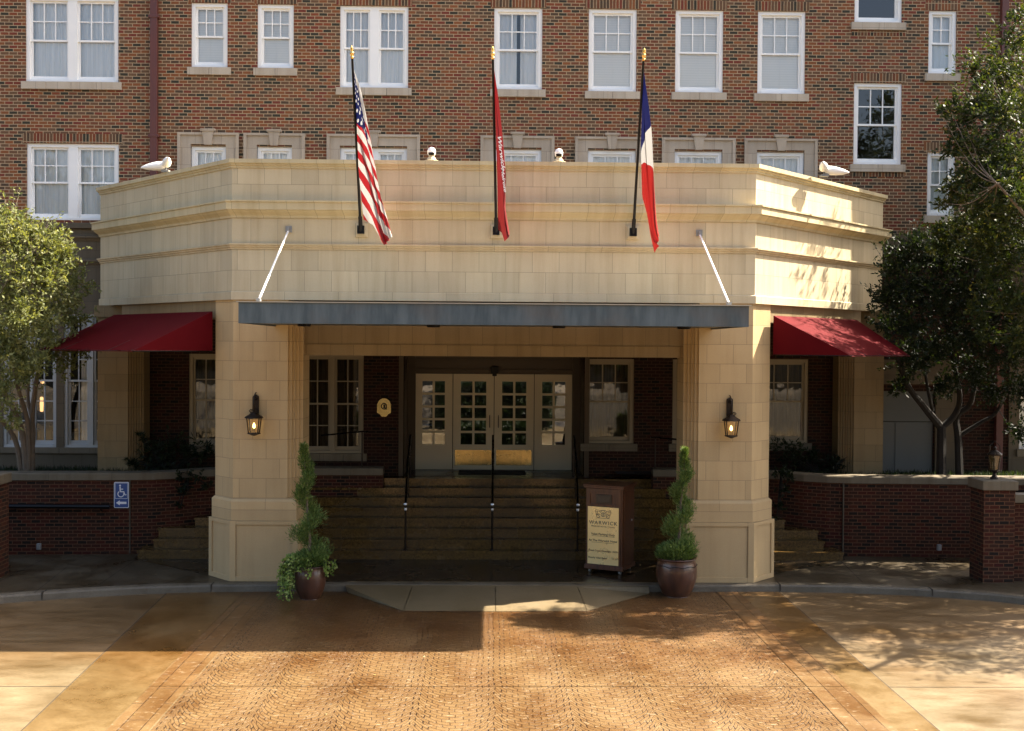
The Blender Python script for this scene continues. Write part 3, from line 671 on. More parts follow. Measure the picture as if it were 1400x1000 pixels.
m = MB(); m.prism([(-8.1, F-.004), (-7.95, 3.9), (-4.52, .32), (4.52, .32), (7.95, 3.9), (8.1, F-.004)], 4.80, 4.90); m.build('ceiling', M['ceil'], P)
# inner beams behind the fascia over the side openings
for s in (-1, 1):
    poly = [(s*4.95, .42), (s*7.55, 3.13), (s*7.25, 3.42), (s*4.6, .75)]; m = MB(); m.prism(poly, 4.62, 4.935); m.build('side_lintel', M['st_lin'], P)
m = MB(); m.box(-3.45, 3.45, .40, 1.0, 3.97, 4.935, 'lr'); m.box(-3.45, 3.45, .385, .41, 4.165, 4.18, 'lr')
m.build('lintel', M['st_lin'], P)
def column(s):
    mir = lambda pl: [(x*s, y) for x, y in pl]
    root = bpy.data.objects.new('column', None); COL.objects.link(root); root.parent = P; root.location = (s*4.3, .4, 0)
    def cb(mb, name, mat, **k):
        mb.v = [v-Vector((s*4.3, .4, 0)) for v in mb.v]; return mb.build(name, mat, root, **k)
    sh = [(3.62, 0), (4.575, 0), (4.99, .43), (4.55, .95), (3.62, .95)]
    m = MB(); m.prism(mir(sh), 1.45, 4.945, bot=False); cb(m, 'shaft', M['st_col'])
    def grow(pl, e):
        out = []
        n = len(pl)
        for i in range(n):
            a, b, c = [Vector(pl[j % n]) for j in (i-1, i, i+1)]
            d1 = (b-a).normalized(); d2 = (c-b).normalized(); n1 = Vector((d1.y, -d1.x)); n2 = Vector((d2.y, -d2.x)); q = (n1+n2); q = q/q.length_squared*2
            out.append(tuple(b+q*e))
        return out
    b2 = [(3.50, 0), (4.575, 0), (4.99, .43), (4.55, .98), (3.50, .98)]
    m = MB(); m.prism(mir(grow(b2, .045)), 1.06, 1.40, bot=False, top=False)
    g0, g1 = mir(grow(b2, .045)), mir(grow(b2, -.0))
    for i in range(5):
        j = (i+1) % 5; q = [(*g0[i], 1.40), (*g0[j], 1.40), (*g1[j], 1.452), (*g1[i], 1.452)]; m.face(q if s > 0 else q[::-1])
    m.face([(*p, 1.452) for p in (g1 if s > 0 else g1[::-1])])
    cb(m, 'base_moulding', M['st_mid'])
    m = MB(); pb = grow(b2, .085); pp = mir(pb)
    m.prism(mir(grow(b2, .06)), 0.0, 1.04, bot=False, top=False)
    m.prism(pp, 1.0, 1.062, bot=False); m.prism(pp, 0.005, .09, bot=True)
    # raised stiles round recessed panels on the two visible sides
    for (a, b) in ((0, 1), (1, 2)):
        A, B = Vector(pb[a]), Vector(pb[b]); d = (B-A).normalized(); nn = Vector((d.y, -d.x)); Lk = (B-A).length
        for (t0, t1) in ((0, .10), (Lk-.10, Lk)):
            q = [A+d*t0, A+d*t1, A+d*t1-nn*.03, A+d*t0-nn*.03]; m.prism([(v.x*s, v.y) for v in q], .09, 1.0, top=False, bot=False)
    cb(m, 'plinth', M['st_pl'])
    # fluted reveal towards the doorway
    m = MB()
    for k, (xa, xb, ya) in enumerate(((3.56, 3.63, .06), (3.51, 3.57, .13), (3.46, 3.52, .20), (3.40, 3.47, .28))):
        x0, x1 = sorted((xa*s, xb*s)); m.box(x0, x1, ya, .96, 1.452 if k == 0 else 1.20*0+.0, 4.93, 'b')
    cb(m, 'fluted_reveal', M['st_col'])
    return root
column(-1); column(1)
for s in (-1, 1):
    m = MB(); x0, x1 = sorted((s*7.52, s*8.14)); m.box(x0, x1, 3.42, F-.003, 1.2, 4.94, 'b')
    for k in range(6):
        xa, xb = sorted((s*(7.52-.04*k), s*(7.52-.04*k-.038))); m.box(xa, xb, 3.47+.045*k, F-.003, 1.2, 4.94, 'b')
    x0, x1 = sorted((s*7.45, s*8.2)); m.box(x0, x1, 3.38, F-.004, 4.70, 4.938, 'b')
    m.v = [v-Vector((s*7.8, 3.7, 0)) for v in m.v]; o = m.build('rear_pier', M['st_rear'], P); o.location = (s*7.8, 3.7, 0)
# ------------------------------------------------------------------ metal canopy with tie rods
CD = -2.72
C = thing('metal_canopy', 'flat weathered grey blue metal canopy hung from two white tie rods over the entrance', 'canopy', (0, 0, 4.5))
def cb_(mb, name, mat, par, base, **k):
    mb.v = [v-Vector(base) for v in mb.v]; return mb.build(name, mat, par, **k)
cbse = (0, 0, 4.5)
m = MB(); m.box(-3.87, 3.86, CD, CD+.04, 4.475, 4.79); m.box(-3.87, -3.83, CD+.04, -.005, 4.475, 4.79, 'f'); m.box(3.82, 3.86, CD+.04, -.005, 4.475, 4.79, 'f')
cb_(m, 'fascia', M['canopy'], C, cbse)
m = MB(); m.box(-3.83, 3.82, CD+.04, -.005, 4.50, 4.76); m.v = m.v
cb_(m, 'deck', M['canopy'], C, cbse)
m = MB(); m.box(-3.90, 3.89, CD-.03, .0-.005, 4.792, 4.806)
cb_(m, 'drip_edge', simple('edge_flashing', (.62, .56, .45), .45, .3), C, cbse)
for x in (-3.1, -1.0, 1.05, 3.1):
    m = MB(); m.lathe([(0, 4.455), (.10, 4.455), (.11, 4.47), (.11, 4.498)], (x, -1.4, 0), 16); cb_(m, 'recessed_light', M['black'], C, cbse)
for x in (-3.61, 3.6):
    m = MB(); m.tube([(x, -.01, 6.17), (x, -2.5, 4.84)], .017, 8); cb_(m, 'tie_rod', M['white'], C, cbse)
    m = MB(); m.box(x-.055, x+.055, -.03, -.002, 6.12, 6.23); m.box(x-.02, x+.02, -.1, -.03, 6.14, 6.2); cb_(m, 'rod_bracket', M['greybox'], C, cbse)
    m = MB(); m.box(x-.03, x+.03, -2.56, -2.44, 4.808, 4.86); cb_(m, 'rod_foot', M['greybox'], C, cbse)
# ------------------------------------------------------------------ awnings
def awning(s, label):
    A = Vector((s*5.02, .33, 0)); B = Vector((s*7.72, 3.17, 0)); nrm = Vector((s*.72, -.69, 0)); e = 1.52
    zt, zb = 4.74, 4.02
    base = Vector((s*6.35, 1.75, zb)); t = thing('awning', label, 'awning', base, 0, 'red awnings over the side openings of the portico')
    A1, B1 = A+nrm*e, B+nrm*e
    if s > 0: B = Vector((7.35, 2.80, 0)); B1 = Vector((7.86, 1.22, 0))
    up = lambda v, z: Vector((v.x, v.y, z))
    m = MB(); n = 8; q = 6
    def pt(i, j):
        a = A.lerp(B, i/n); b = A1.lerp(B1, i/n); p = a.lerp(b, j/q); z = zt+(zb-zt)*j/q - .018*sin(pi*j/q)*abs(sin(pi*2*i/n))
        return up(p, z)
    for i in range(n):
        for j in range(q):
            f = [pt(i, j), pt(i, j+1), pt(i+1, j+1), pt(i+1, j)]; m.face(f if s > 0 else f[::-1])
    cb_(m, 'canvas_top', M['awning'], t, base, smooth=True, weld=True)
    for (a, a1) in ((A, A1), (B, B1)):
        m = MB(); m.face([up(a, zb), up(a1, zb), up(a, zt)]); cb_(m, 'canvas_side', M['awning'], t, base)
    m = MB(); q_ = nrm*.03; m.tube([up(A, zb+.01), up(A1-q_, zb+.01), up(B1-q_, zb+.01), up(B, zb+.01)], .012, 6)
    for k in range(5):
        f_ = (.02, .25, .5, .75, .98)[k]; a = A.lerp(B, f_); b = A1.lerp(B1, f_)-q_; m.tube([up(a, zt-.07), up(b, zb+.01)], .010, 5); m.tube([up(a, zb+.01), up(b, zb+.01)], .01, 5)
    cb_(m, 'frame', M['rail'], t, base)
awning(-1, 'plain shaded dark red canvas awning between left column and window'); awning(1, 'dark red canvas awning with dappled sun on its slope beside the dark tree')
# ------------------------------------------------------------------ floodlights and cameras
def flood(s, label):
    x0 = 6.22*s; t = thing('floodlight', label, 'floodlight', (x0, 1.35 if s > 0 else 1.6, 7.40), 0, 'twin floodlights on the parapet')
    m = MB(); m.box(-.07, .07, -.07, .07, 0, .035); m.tube([(0, 0, .03), (0, 0, .1)], .025, 8); m.build('base', M['greybox'], t)
    # long shade pointing outward
    def head(d, ln, name):
        m = MB(); d = Vector(d).normalized(); prof = [(0, -.04), (.06, -.03), (.082, .03), (.085, .1), (.075, .2), (.05, .32), (.012, .42)]
        q = d.to_track_quat('Z', 'Y'); mm = MB(); mm.lathe([(r, z*ln) for r, z in prof], (0, 0, 0), 14)
        for f, uv in zip(mm.f, mm.uv): m.face([q @ mm.v[i]+Vector((0, 0, .13))+d*.04 for i in f], uv)
        o = m.build('lamp_head', M['white'], t, smooth=True)
        l = MB(); ll = MB(); ll.lathe([(0, 0), (.07, 0)], (0, 0, 0), 12)
        for f, uv in zip(ll.f, ll.uv): l.face([q @ ll.v[i]+Vector((0, 0, .13))-d*.005 for i in f], uv)
        l.build('lens', M['black'], o)
    head((s*.98, -.10, -.12), 1.0, 0); head((-s*.35, -.75, .35), .55, 0)
    return t
flood(-1, 'white twin floodlight on the left splay of the parapet'); flood(1, 'white twin floodlight casting shadows on the sunlit right splay')
def seccam(x, label):
    t = thing('security_camera', label, 'camera', (x, .12, 7.40), 0, 'small security cameras on the parapet')
    m = MB(); m.lathe([(0, 0), (.13, 0), (.13, .02), (.085, .03), (.07, .07), (.05, .085), (.05, .11)], (0, 0, 0), 16); m.build('pedestal', M['brass'] if 0 else M['st_band'], t, smooth=False)
    m = MB(); m.lathe([(.055, .11), (.07, .14), (.075, .19), (.055, .24), (0, .26)], (0, 0, 0), 16); m.build('housing', M['white'], t, smooth=True)
    m = MB(); m.lathe([(0, .105), (.05, .11), (.062, .15), (.06, .155)], (0, -.02, 0), 14); m.build('dome', M['black'], t, smooth=True)
seccam(-1.13, 'small white dome camera on parapet between first and middle flags'); seccam(1.12, 'small white dome camera on parapet between middle and right flags')
# ------------------------------------------------------------------ flagpoles and flags
def flagpole(xb, xt, yt, zt, label):
    t = thing('flagpole', label, 'flagpole', (xb, 0, 6.05), 0, 'leaning flagpoles on the portico front')
    m = MB(); m.box(-.115, .115, -.05, -.002, 0, .24); m.box(-.09, .09, -.075, -.05, .025, .215); m.build('wall_plate', M['st_band'], t, bevel=.006)
    m = MB(); m.box(-.06, .06, -.15, -.075, .05, .19); m.tube([(0, -.12, .10), ((xt-xb)*.08, -.12+(yt+.12)*.08, .12+(zt-6.17)*.08)], .035, 10); m.build('bracket', M['black'], t)
    m = MB(); p0 = Vector((0, -.13, .12)); p1 = Vector((xt-xb, yt, zt-6.05)); m.tube([p0, p1], [.026, .019], 10); m.build('pole', M['black'], t, smooth=True)
    d = (p1-p0).normalized(); q = d.to_track_quat('Z', 'Y'); l = MB(); l.lathe([(0, -.04), (.022, -.04), (.028, -.01), (.02, .0), (.035, .03), (.035, .055), (.018, .08), (.028, .10), (.02, .14), (0, .17)], (0, 0, 0), 12)
    m = MB()
    for f, uv in zip(l.f, l.uv): m.face([q @ l.v[i]+p1 for i in f], uv)
    m.build('finial', M['gold'], t, smooth=True)
    return t
flagpole(-2.34, -2.35, -1.35, 8.86, 'dark flagpole with gold tip carrying the striped flag')
flagpole(.02, -.06, -1.35, 8.88, 'dark flagpole with gold tip carrying the plain red flag')
flagpole(2.42, 2.40, -1.40, 8.87, 'dark flagpole with gold tip carrying the blue white red flag')
def usa():
    t = NT('flag_stripes_stars'); sp = t.n('SeparateXYZ', {0: t.UV()}); s_, l_ = sp.outputs[0], sp.outputs[1]
    w = t.math('DIVIDE', t.math('SUBTRACT', s_, t.math('MULTIPLY', l_, .20)), .0585)
    st = t.math('LESS_THAN', t.math('MODULO', t.math('FLOOR', t.math('ADD', w, 20.4)), 2), .5)
    c = t.mix(st, (.52, .018, .025), (.84, .81, .77))
    right = t.math('MULTIPLY', t.math('GREATER_THAN', l_, t.math('ADD', .70, t.math('MULTIPLY', s_, .1))), t.math('LESS_THAN', s_, .40))
    c = t.mix(right, c, (.84, .81, .77))
    can = t.math('MULTIPLY', t.math('LESS_THAN', l_, t.math('ADD', .70, t.math('MULTIPLY', s_, .1))), t.math('LESS_THAN', t.math('SUBTRACT', s_, t.math('MULTIPLY', l_, .17)), .43))
    def grid(off):
        fx = t.math('SUBTRACT', t.math('FRACT', t.math('ADD', t.math('MULTIPLY', l_, 2.6), off)), .5)
        fy = t.math('SUBTRACT', t.math('FRACT', t.math('ADD', t.math('MULTIPLY', s_, 15.0), off)), .5)
        d = t.math('SQRT', t.math('ADD', t.math('MULTIPLY', fx, fx), t.math('MULTIPLY', t.math('MULTIPLY', fy, fy), .9)))
        return t.math('LESS_THAN', d, .17)
    return clothify(t, t.mix(can, c, t.mix(t.math('MAXIMUM', grid(0), grid(.5)), (.010, .016, .10), (.80, .80, .80))))
def clothify(t, c):
    c = t.mix(1, c, (.50, .50, .50), 'MULTIPLY')
    p = t.n('BsdfPrincipled', {'Base Color': c, 'Roughness': .6, 'Specular IOR Level': .3})
    tr = t.n('BsdfTranslucent', {'Color': c}); mx = t.n('MixShader', {0: .25, 1: p.outputs[0], 2: tr.outputs[0]})
    t.t.links.new(mx.outputs[0], t.out.inputs[0]); return t.m
def texas():
    t = NT('flag_blue_white_red'); sp = t.n('SeparateXYZ', {0: t.UV()}); u, v = sp.outputs[0], sp.outputs[1]
    blue = t.math('LESS_THAN', u, t.math('SUBTRACT', .43, t.math('MULTIPLY', v, .08)))
    wh = t.math('LESS_THAN', u, t.math('ADD', .47, t.math('MULTIPLY', v, .13)))
    c = t.mix(wh, (.50, .022, .018), (.80, .78, .74)); return clothify(t, t.mix(blue, c, (.012, .016, .11)))
def redm():
    t = NT('flag_red'); return clothify(t, t.mix(t.noise(t.UV(), 3, 2), (.26, .014, .018), (.36, .022, .024)))
def interp(pts, t):
    t *= len(pts)-1; i = min(int(t), len(pts)-2); return pts[i].lerp(pts[i+1], t-i)
def drape(name, label, L, R_, Bt, mat, loc, amp=.05, folds=3, nu=34, nv=34, uvf=None):
    """Coons patch between hoist (bottom->top L), top edge R_ (hoist->fly) and bottom edge Bt."""
    m = MB(); V = [[None]*(nv+1) for _ in range(nu+1)]
    TL, BL, TR_, BR = L[-1], L[0], R_[-1], Bt[-1]
    for i in range(nu+1):
        for j in range(nv+1):
            u, v = i/nu, j/nv
            left = interp(L, v); right = BR.lerp(TR_, v); top = interp(R_, u); bot = interp(Bt, u)
            p = left*(1-u)+right*u+bot*(1-v)+top*v-(BL*(1-u)*(1-v)+BR*u*(1-v)+TL*(1-u)*v+TR_*u*v)
            w = min(1, u*5)
            p = p+Vector((.012*sin(v*19+u*5)*w, amp*w*sin(v*2*pi*folds*(.6+.4*u)+u*3.0)+.02*w*sin(v*23+u*9), .0))
            V[i][j] = p-loc
    for i in range(nu):
        for j in range(nv):
            uv = [(i/nu, j/nv), ((i+1)/nu, j/nv), ((i+1)/nu, (j+1)/nv), (i/nu, (j+1)/nv)]
            if uvf: uv = [uvf(*q) for q in uv]
            m.face([V[i][j], V[i+1][j], V[i+1][j+1], V[i][j+1]], uv=uv)
    o = m.build(name, mat, smooth=True, weld=True); o.location = loc
    return tag(o, label, 'flag', 'flags hanging on the portico front')
PY = lambda px, py: -.13+(-1.22)*(318-py)/248
drape('flag', 'draped flag of red and white stripes with starry blue corner',
      [at(497, 300, -.40), at(490, 230, -.60), at(487, 180, -.82), at(484, 130, -1.06), at(483, 93, -1.25)],
      [at(483, 93, -1.25), at(491, 118, -1.25), at(501, 165, -1.22), at(511, 218, -1.18), at(521, 268, -1.1), at(537, 322, -1.0)],
      [at(497, 300, -.40), at(509, 308, -.55), at(518, 322, -.75), at(526, 336, -.95)], usa(), at(497, 300, -.40), uvf=lambda u, v: (1-(1-u)*v, min(1, (u+.0001)/(u+(1-v)+.0001))))
rf = drape('flag', 'narrow furled plain red flag with white script on the middle pole',
      [at(681, 314, -.30), at(680, 250, -.52), at(678, 180, -.82), at(676, 130, -1.06), at(675, 90, -1.25)],
      [at(675, 90, -1.25), at(680, 130, -1.25), at(686, 185, -1.22), at(691, 235, -1.18), at(689, 275, -1.1), at(696, 318, -1.0)],
      [at(681, 314, -.30), at(685, 318, -.5), at(690, 330, -.7), at(695, 326, -.95)], redm(), at(681, 314, -.30), amp=.07, folds=2)
drape('flag', 'furled flag blue at top then white then red on right pole',
      [at(896, 330, -.45), at(888, 300, -.50), at(878, 270, -.62), at(876, 200, -.85), at(878, 140, -1.1), at(880, 93, -1.28)],
      [at(880, 93, -1.28), at(885, 135, -1.26), at(890, 185, -1.22), at(893, 235, -1.18), at(897, 290, -1.1), at(901, 318, -1.0)],
      [at(896, 330, -.45), at(894, 338, -.6), at(896, 346, -.75), at(899, 340, -.95)], texas(), at(896, 330, -.45), amp=.06, folds=2, uvf=lambda u, v: (1-(1-u)*v, min(1, (u+.0001)/(u+(1-v)+.0001))))
def text(body, size, mat, name, parent, matrix, ext=.0015, align='CENTER', track=1.0, shear=0):
    cu = bpy.data.curves.new(name, 'FONT'); cu.body = body; cu.size = size; cu.align_x = align; cu.extrude = ext; cu.space_character = track; cu.shear = shear; cu.offset = size*.018
    tmp = bpy.data.objects.new(name, cu); COL.objects.link(tmp)
    dg = bpy.context.evaluated_depsgraph_get(); me = bpy.data.meshes.new_from_object(tmp.evaluated_get(dg))
    bpy.data.objects.remove(tmp); me.materials.clear(); me.materials.append(mat)
    o = bpy.data.objects.new(name, me); COL.objects.link(o); o.parent = parent; o.matrix_local = matrix
    return o
M['wtext'] = simple('white_lettering', (.8, .78, .74), .6, var=.02)
for s_, sz, px, py in (('Warwick', .15, 683, 208), ('Melrose', .12, 687, 246)):
    p = at(px, py, -1.40)-at(681, 314, -.30)
    text(s_, sz, M['wtext'], 'lettering', rf, Matrix.Translation(p) @ Matrix.Rotation(radians(90), 4, 'X') @ Matrix.Rotation(radians(-82), 4, 'Z') @ Matrix.Scale(.55, 4, (0, 1, 0)), shear=.35)
# ------------------------------------------------------------------ wall lanterns
def wall_lantern(x, z, s, label):
    t = thing('wall_lantern', label, 'lantern', (x, 0, z), 0, 'lit bronze lanterns on the columns'); t.scale = (1.12, 1.0, 1.06)
    # origin at back plate centre ; lantern body hangs below
    m = MB(); m.prism([(-.05, -.035), (.05, -.035), (.05, -.0), (-.05, 0)], .05, .33); m.lathe([(0, -.02), (.05, .0), (.05, .02), (0, .05)], (0, -.02, .33), 10, 1, .5)
    m.build('back_plate', M['bronze'], t)
    m = MB(); pts = [(0, -.03, .05)]+[(0, -.03-.16*sin(a), .17-.14*cos(a)+.03*a) for a in [k*pi/10 for k in range(1, 12)]]
    m.tube(pts, [.018]*4+[.015]*4+[.010]*4, 6); m.tube([(0, -.04, .30), (0, -.12, .31), (0, -.17, .24), (0, -.13, .18), (0, -.09, .22)], [.016, .014, .012, .01, .006], 6)
    m.build('scroll_arm', M['bronze'], t)
    cy = -.16; tp, bt = .095, .07; zt, zb = .0, -.26
    m = MB()
    for a in range(4):
        sx = [-1, 1, 1, -1][a]; sy = [-1, -1, 1, 1][a]; m.tube([(sx*bt, cy+sy*bt, zb), (sx*tp, cy+sy*tp, zt)], .010, 5)
    m.lathe([(0, .16), (.014, .15), (.02, .12), (.012, .11), (.05, .085), (.085, .05), (.135, .02), (.15, -.005), (.12, -.012)], (0, cy, 0), 4*4); m.lathe([(0, -.30), (.02, -.295), (.08, -.27), (.105, -.262), (.10, -.245), (0, -.245)], (0, cy, 0), 16)
    for k in range(6):
        a = pi/3*k; m.tube([(cos(a)*.05, cy+sin(a)*.05, .08), (cos(a)*.075, cy+sin(a)*.075, .115), (cos(a)*.045, cy+sin(a)*.045, .14)], .007, 4)
    m.build('lantern_cage', M['bronze'], t)
    m = MB()
    for (ax, ay, bx, by) in ((-1, -1, 1, -1), (1, -1, 1, 1), (-1, 1, -1, -1)): m.face([(ax*bt, cy+ay*bt, zb), (bx*bt, cy+by*bt, zb), (bx*tp, cy+by*tp, zt), (ax*tp, cy+ay*tp, zt)])
    m.build('glass', M['lanternglass'], t)
    m = MB(); m.tube([(0, cy, zb+.01), (0, cy, zb+.08)], .014, 8); m.build('candle', M['st_band'], t)
    m = MB(); m.lathe([(0, -.175), (.016, -.165), (.024, -.14), (.016, -.105), (0, -.075)], (0, cy, 0), 10); m.build('bulb', M['bulb'], t, smooth=True)
wall_lantern(-4.175, 2.88, -1, 'lit bronze lantern on left stone column'); wall_lantern(4.17, 2.88, 1, 'lit bronze lantern on right stone column')
# ================================================================== RETAINING WALLS
def garden_wall(s, label, base):
    t = thing('retaining_wall', label, 'wall', base)
    pts = [(s*(8.75 if s < 0 else 8.9)-s*0+(-s*0), 2.28), (s*7.15, 2.42), (s*6.7, 2.52), (s*6.3, 2.72), (s*5.95, 3.0), (s*5.4, 3.28), (s*4.4, 3.42), (-2.28 if s < 0 else 3.34, 3.46)]
    pts[0] = (s*13.5, 2.15)
    if s < 0: path = pts
    else: path = pts[::-1]
    m = MB(); m.sweep(path, [(0, 0), (0, 1.47)]); m.sweep(path, [(-.24, 1.47), (-.24, 1.2)]); e = pts[-1]
    x0, x1 = sorted((e[0], e[0])); m.face([(e[0], e[1], 0), (e[0], e[1]+.24, 0), (e[0], e[1]+.24, 1.47), (e[0], e[1], 1.47)])
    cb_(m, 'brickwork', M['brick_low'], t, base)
    m = MB(); m.sweep(path, [(-.02, 1.468), (.045, 1.47), (.05, 1.59), (.035, 1.612), (-.28, 1.62), (-.28, 1.47)])
    m.face([(e[0], e[1]-.045, 1.47), (e[0], e[1]+.28, 1.47), (e[0], e[1]+.28, 1.615), (e[0], e[1]-.045, 1.60)])
    cb_(m, 'cap_stone', M['st_cap'], t, base)
    xj = s*7.15 if s < 0 else 7.0
    m = MB(); m.box(xj-.008, xj+.008, 2.395, 2.45, .02, 1.47); cb_(m, 'movement_joint', M['kerb'], t, base)
garden_wall(-1, 'brick planter wall with pale cap behind the blue access sign', (-9, 2.3, 0)); garden_wall(1, 'brick planter wall with pale cap below the dark tree', (9, 2.3, 0))
for s in (-1, 1):
    pts = [(s*13.5, 2.2), (s*7.15, 2.5), (s*6.3, 2.85), (s*5.4, 3.4), (s*2.6, 3.55), (s*2.6, F-.03), (s*13.5, F-.05)]
    m = MB(); m.face([(p[0], p[1], 1.5) for p in (pts if s > 0 else pts[::-1])][::(1 if s < 0 else 1)]); struct('planting_bed', m, M['soil'])
def pier(x0, label):
    t = thing('brick_pier', label, 'pier', (x0+.28, .28, 0), 0, 'brick piers at the drive edge')
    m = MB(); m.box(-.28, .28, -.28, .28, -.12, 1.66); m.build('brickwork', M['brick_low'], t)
    m = MB(); m.box(-.32, .32, -.32, .32, 1.65, 1.82); m.build('cap_stone', M['st_cap'], t, bevel=.012)
pier(8.74, 'brick pier with stone cap carrying an unlit lantern'); pier(-9.28, 'brick pier with stone cap and no lantern at the left')
for s in (1, -1):
    t = thing('low_brick_wall', 'low brick wall running right from the lantern pier' if s > 0 else 'low brick wall running left from the plain brick pier', 'wall', (s*11, .2, 0))
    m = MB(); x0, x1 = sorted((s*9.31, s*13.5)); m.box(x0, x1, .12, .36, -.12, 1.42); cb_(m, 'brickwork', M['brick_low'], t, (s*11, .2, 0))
    m = MB(); m.box(x0, x1, .07, .41, 1.42, 1.56); cb_(m, 'cap_stone', M['st_cap'], t, (s*11, .2, 0))
# post lantern
t = thing('post_lantern', 'dark unlit bronze lantern standing on the right brick pier', 'lantern', (9.05, .28, 1.82))
m = MB(); m.lathe([(0, 0), (.08, 0), (.07, .03), (.035, .06), (.03, .1), (.06, .13), (.05, .15)], (0, 0, 0), 12); m.build('pedestal', M['bronze'], t)
m = MB()
for k in range(6):
    a = pi/3*k; m.tube([(cos(a)*.07, sin(a)*.07, .15), (cos(a)*.115, sin(a)*.115, .44)], .009, 5)
m.lathe([(.125, .43), (.13, .45), (.07, .50), (.02, .53), (.035, .56), (0, .6)], (0, 0, 0), 12); m.lathe([(0, .15), (.085, .15), (.085, .165), (0, .17)], (0, 0, 0), 12)
m.tube([(-.1, 0, .46), (-.09, 0, .6), (0, 0, .69), (.09, 0, .6), (.1, 0, .46)], .008, 5); m.build('lantern_cage', M['bronze'], t)
m = MB()
for k in range(6):
    a, b = pi/3*k, pi/3*(k+1); m.face([(cos(a)*.068, sin(a)*.068, .16), (cos(b)*.068, sin(b)*.068, .16), (cos(b)*.112, sin(b)*.112, .43), (cos(a)*.112, sin(a)*.112, .43)])
m.build('glass', M['lanternglass'], t)
# access sign
sg = at(166, 677, 2.36); t = thing('access_sign', 'blue and white wheelchair access sign with left arrow on brick wall', 'sign', sg)
M['sblue'] = simple('sign_blue', (.025, .10, .36), .4, var=.05); M['swhite'] = simple('sign_white', (.72, .74, .76), .4, var=.03)
w_, h_ = .145, .255
def rrect(m, w, h, r, y, y2=None):
    pts = []
    for cx, cz, a0 in ((w-r, h-r, 0), (-w+r, h-r, 90), (-w+r, -h+r, 180), (w-r, -h+r, 270)):
        for k in range(5): a = radians(a0+22.5*k); pts.append((cx+r*cos(a), cz+r*sin(a)))
    m.face([(p[0], y, p[1]) for p in pts][::-1])
    if y2 is not None:
        for i in range(len(pts)): p, q = pts[i], pts[(i+1) % len(pts)]; m.face([(q[0], y, q[1]), (p[0], y, p[1]), (p[0], y2, p[1]), (q[0], y2, q[1])][::-1])
m = MB(); rrect(m, w_, h_, .025, 0, .012); m.build('plate', M['swhite'], t)
m = MB(); rrect(m, w_-.012, h_-.012, .02, -.002); m.build('blue_field', M['sblue'], t)
m = MB(); yy = -.005
def ring(cx, cz, r0, r1, a0, a1, n=26):
    for k in range(n):
        a, b = radians(a0+(a1-a0)*k/n), radians(a0+(a1-a0)*(k+1)/n)
        m.face([(cx+r0*cos(a), yy, cz+r0*sin(a)), (cx+r1*cos(a), yy, cz+r1*sin(a)), (cx+r1*cos(b), yy, cz+r1*sin(b)), (cx+r0*cos(b), yy, cz+r0*sin(b))][::-1])
def bar(ax, az, bx, bz, w):
    a, b = Vector((ax, 0, az)), Vector((bx, 0, bz)); d = (b-a).normalized(); n = Vector((-d.z, 0, d.x))*w/2
    m.face([(p.x, yy, p.z) for p in (a-n, b-n, b+n, a+n)])
for (a, b, c, d) in ((-.12, .235, .12, .235), (-.12, -.07, .12, -.07), (-.12, .235, -.12, -.07), (.12, .235, .12, -.07)): bar(a, b, c, d, .007)
ring(-.01, .02, .048, .066, 125, 385); ring(-.025, .185, 0, .02, 0, 360, 14)
bar(-.025, .16, -.02, .065, .026); bar(-.02, .115, .035, .115, .018); bar(-.02, .065, .05, .065, .022); bar(.045, .07, .075, -.005, .02); bar(.065, 0, .10, .008, .018)
bar(-.03, -.155, .10, -.155, .045); m.face([(-.105, yy, -.155), (-.03, yy, -.205), (-.03, yy, -.105)])
m.build('symbols', M['swhite'], t)
# outlets, wall rail
for x, z, l in ((at(52, 751, 2.2).x, .12, 'small grey outlet low on wall left of access sign'), (at(1285, 756, 2.2).x, .16, 'small grey outlet low on wall below dark tree')):
    t = thing('outdoor_outlet', l, 'outlet', (x, 2.27, z), 0, 'weatherproof outlets on the planter walls'); m = MB(); m.box(-.04, .04, -.06, 0, 0, .12); m.build('box', M['greybox'], t, bevel=.008); m = MB(); m.box(-.028, .028, -.072, -.06, .02, .10); m.build('cover', M['greybox'], t, bevel=.005)
t = thing('ramp_handrail', 'dark handrail fixed along the brick wall left of access sign', 'handrail', (-8.6, 2.15, 0))
m = MB(); a, b = at(-60, 692, 2.12), at(150, 693, 2.24); m.tube([a, b], .045, 8); m.v = [v-Vector((-8.6, 2.15, 0)) for v in m.v]; m.build('rail', M['black'], t)
for k in range(4):
    p = a.lerp(b, .1+.28*k); m = MB(); m.tube([p, p+Vector((0, .03, -.09)), p+Vector((0, .13, -.09))], .012, 5); m.v = [v-Vector((-8.6, 2.15, 0)) for v in m.v]; m.build('bracket', M['black'], t)
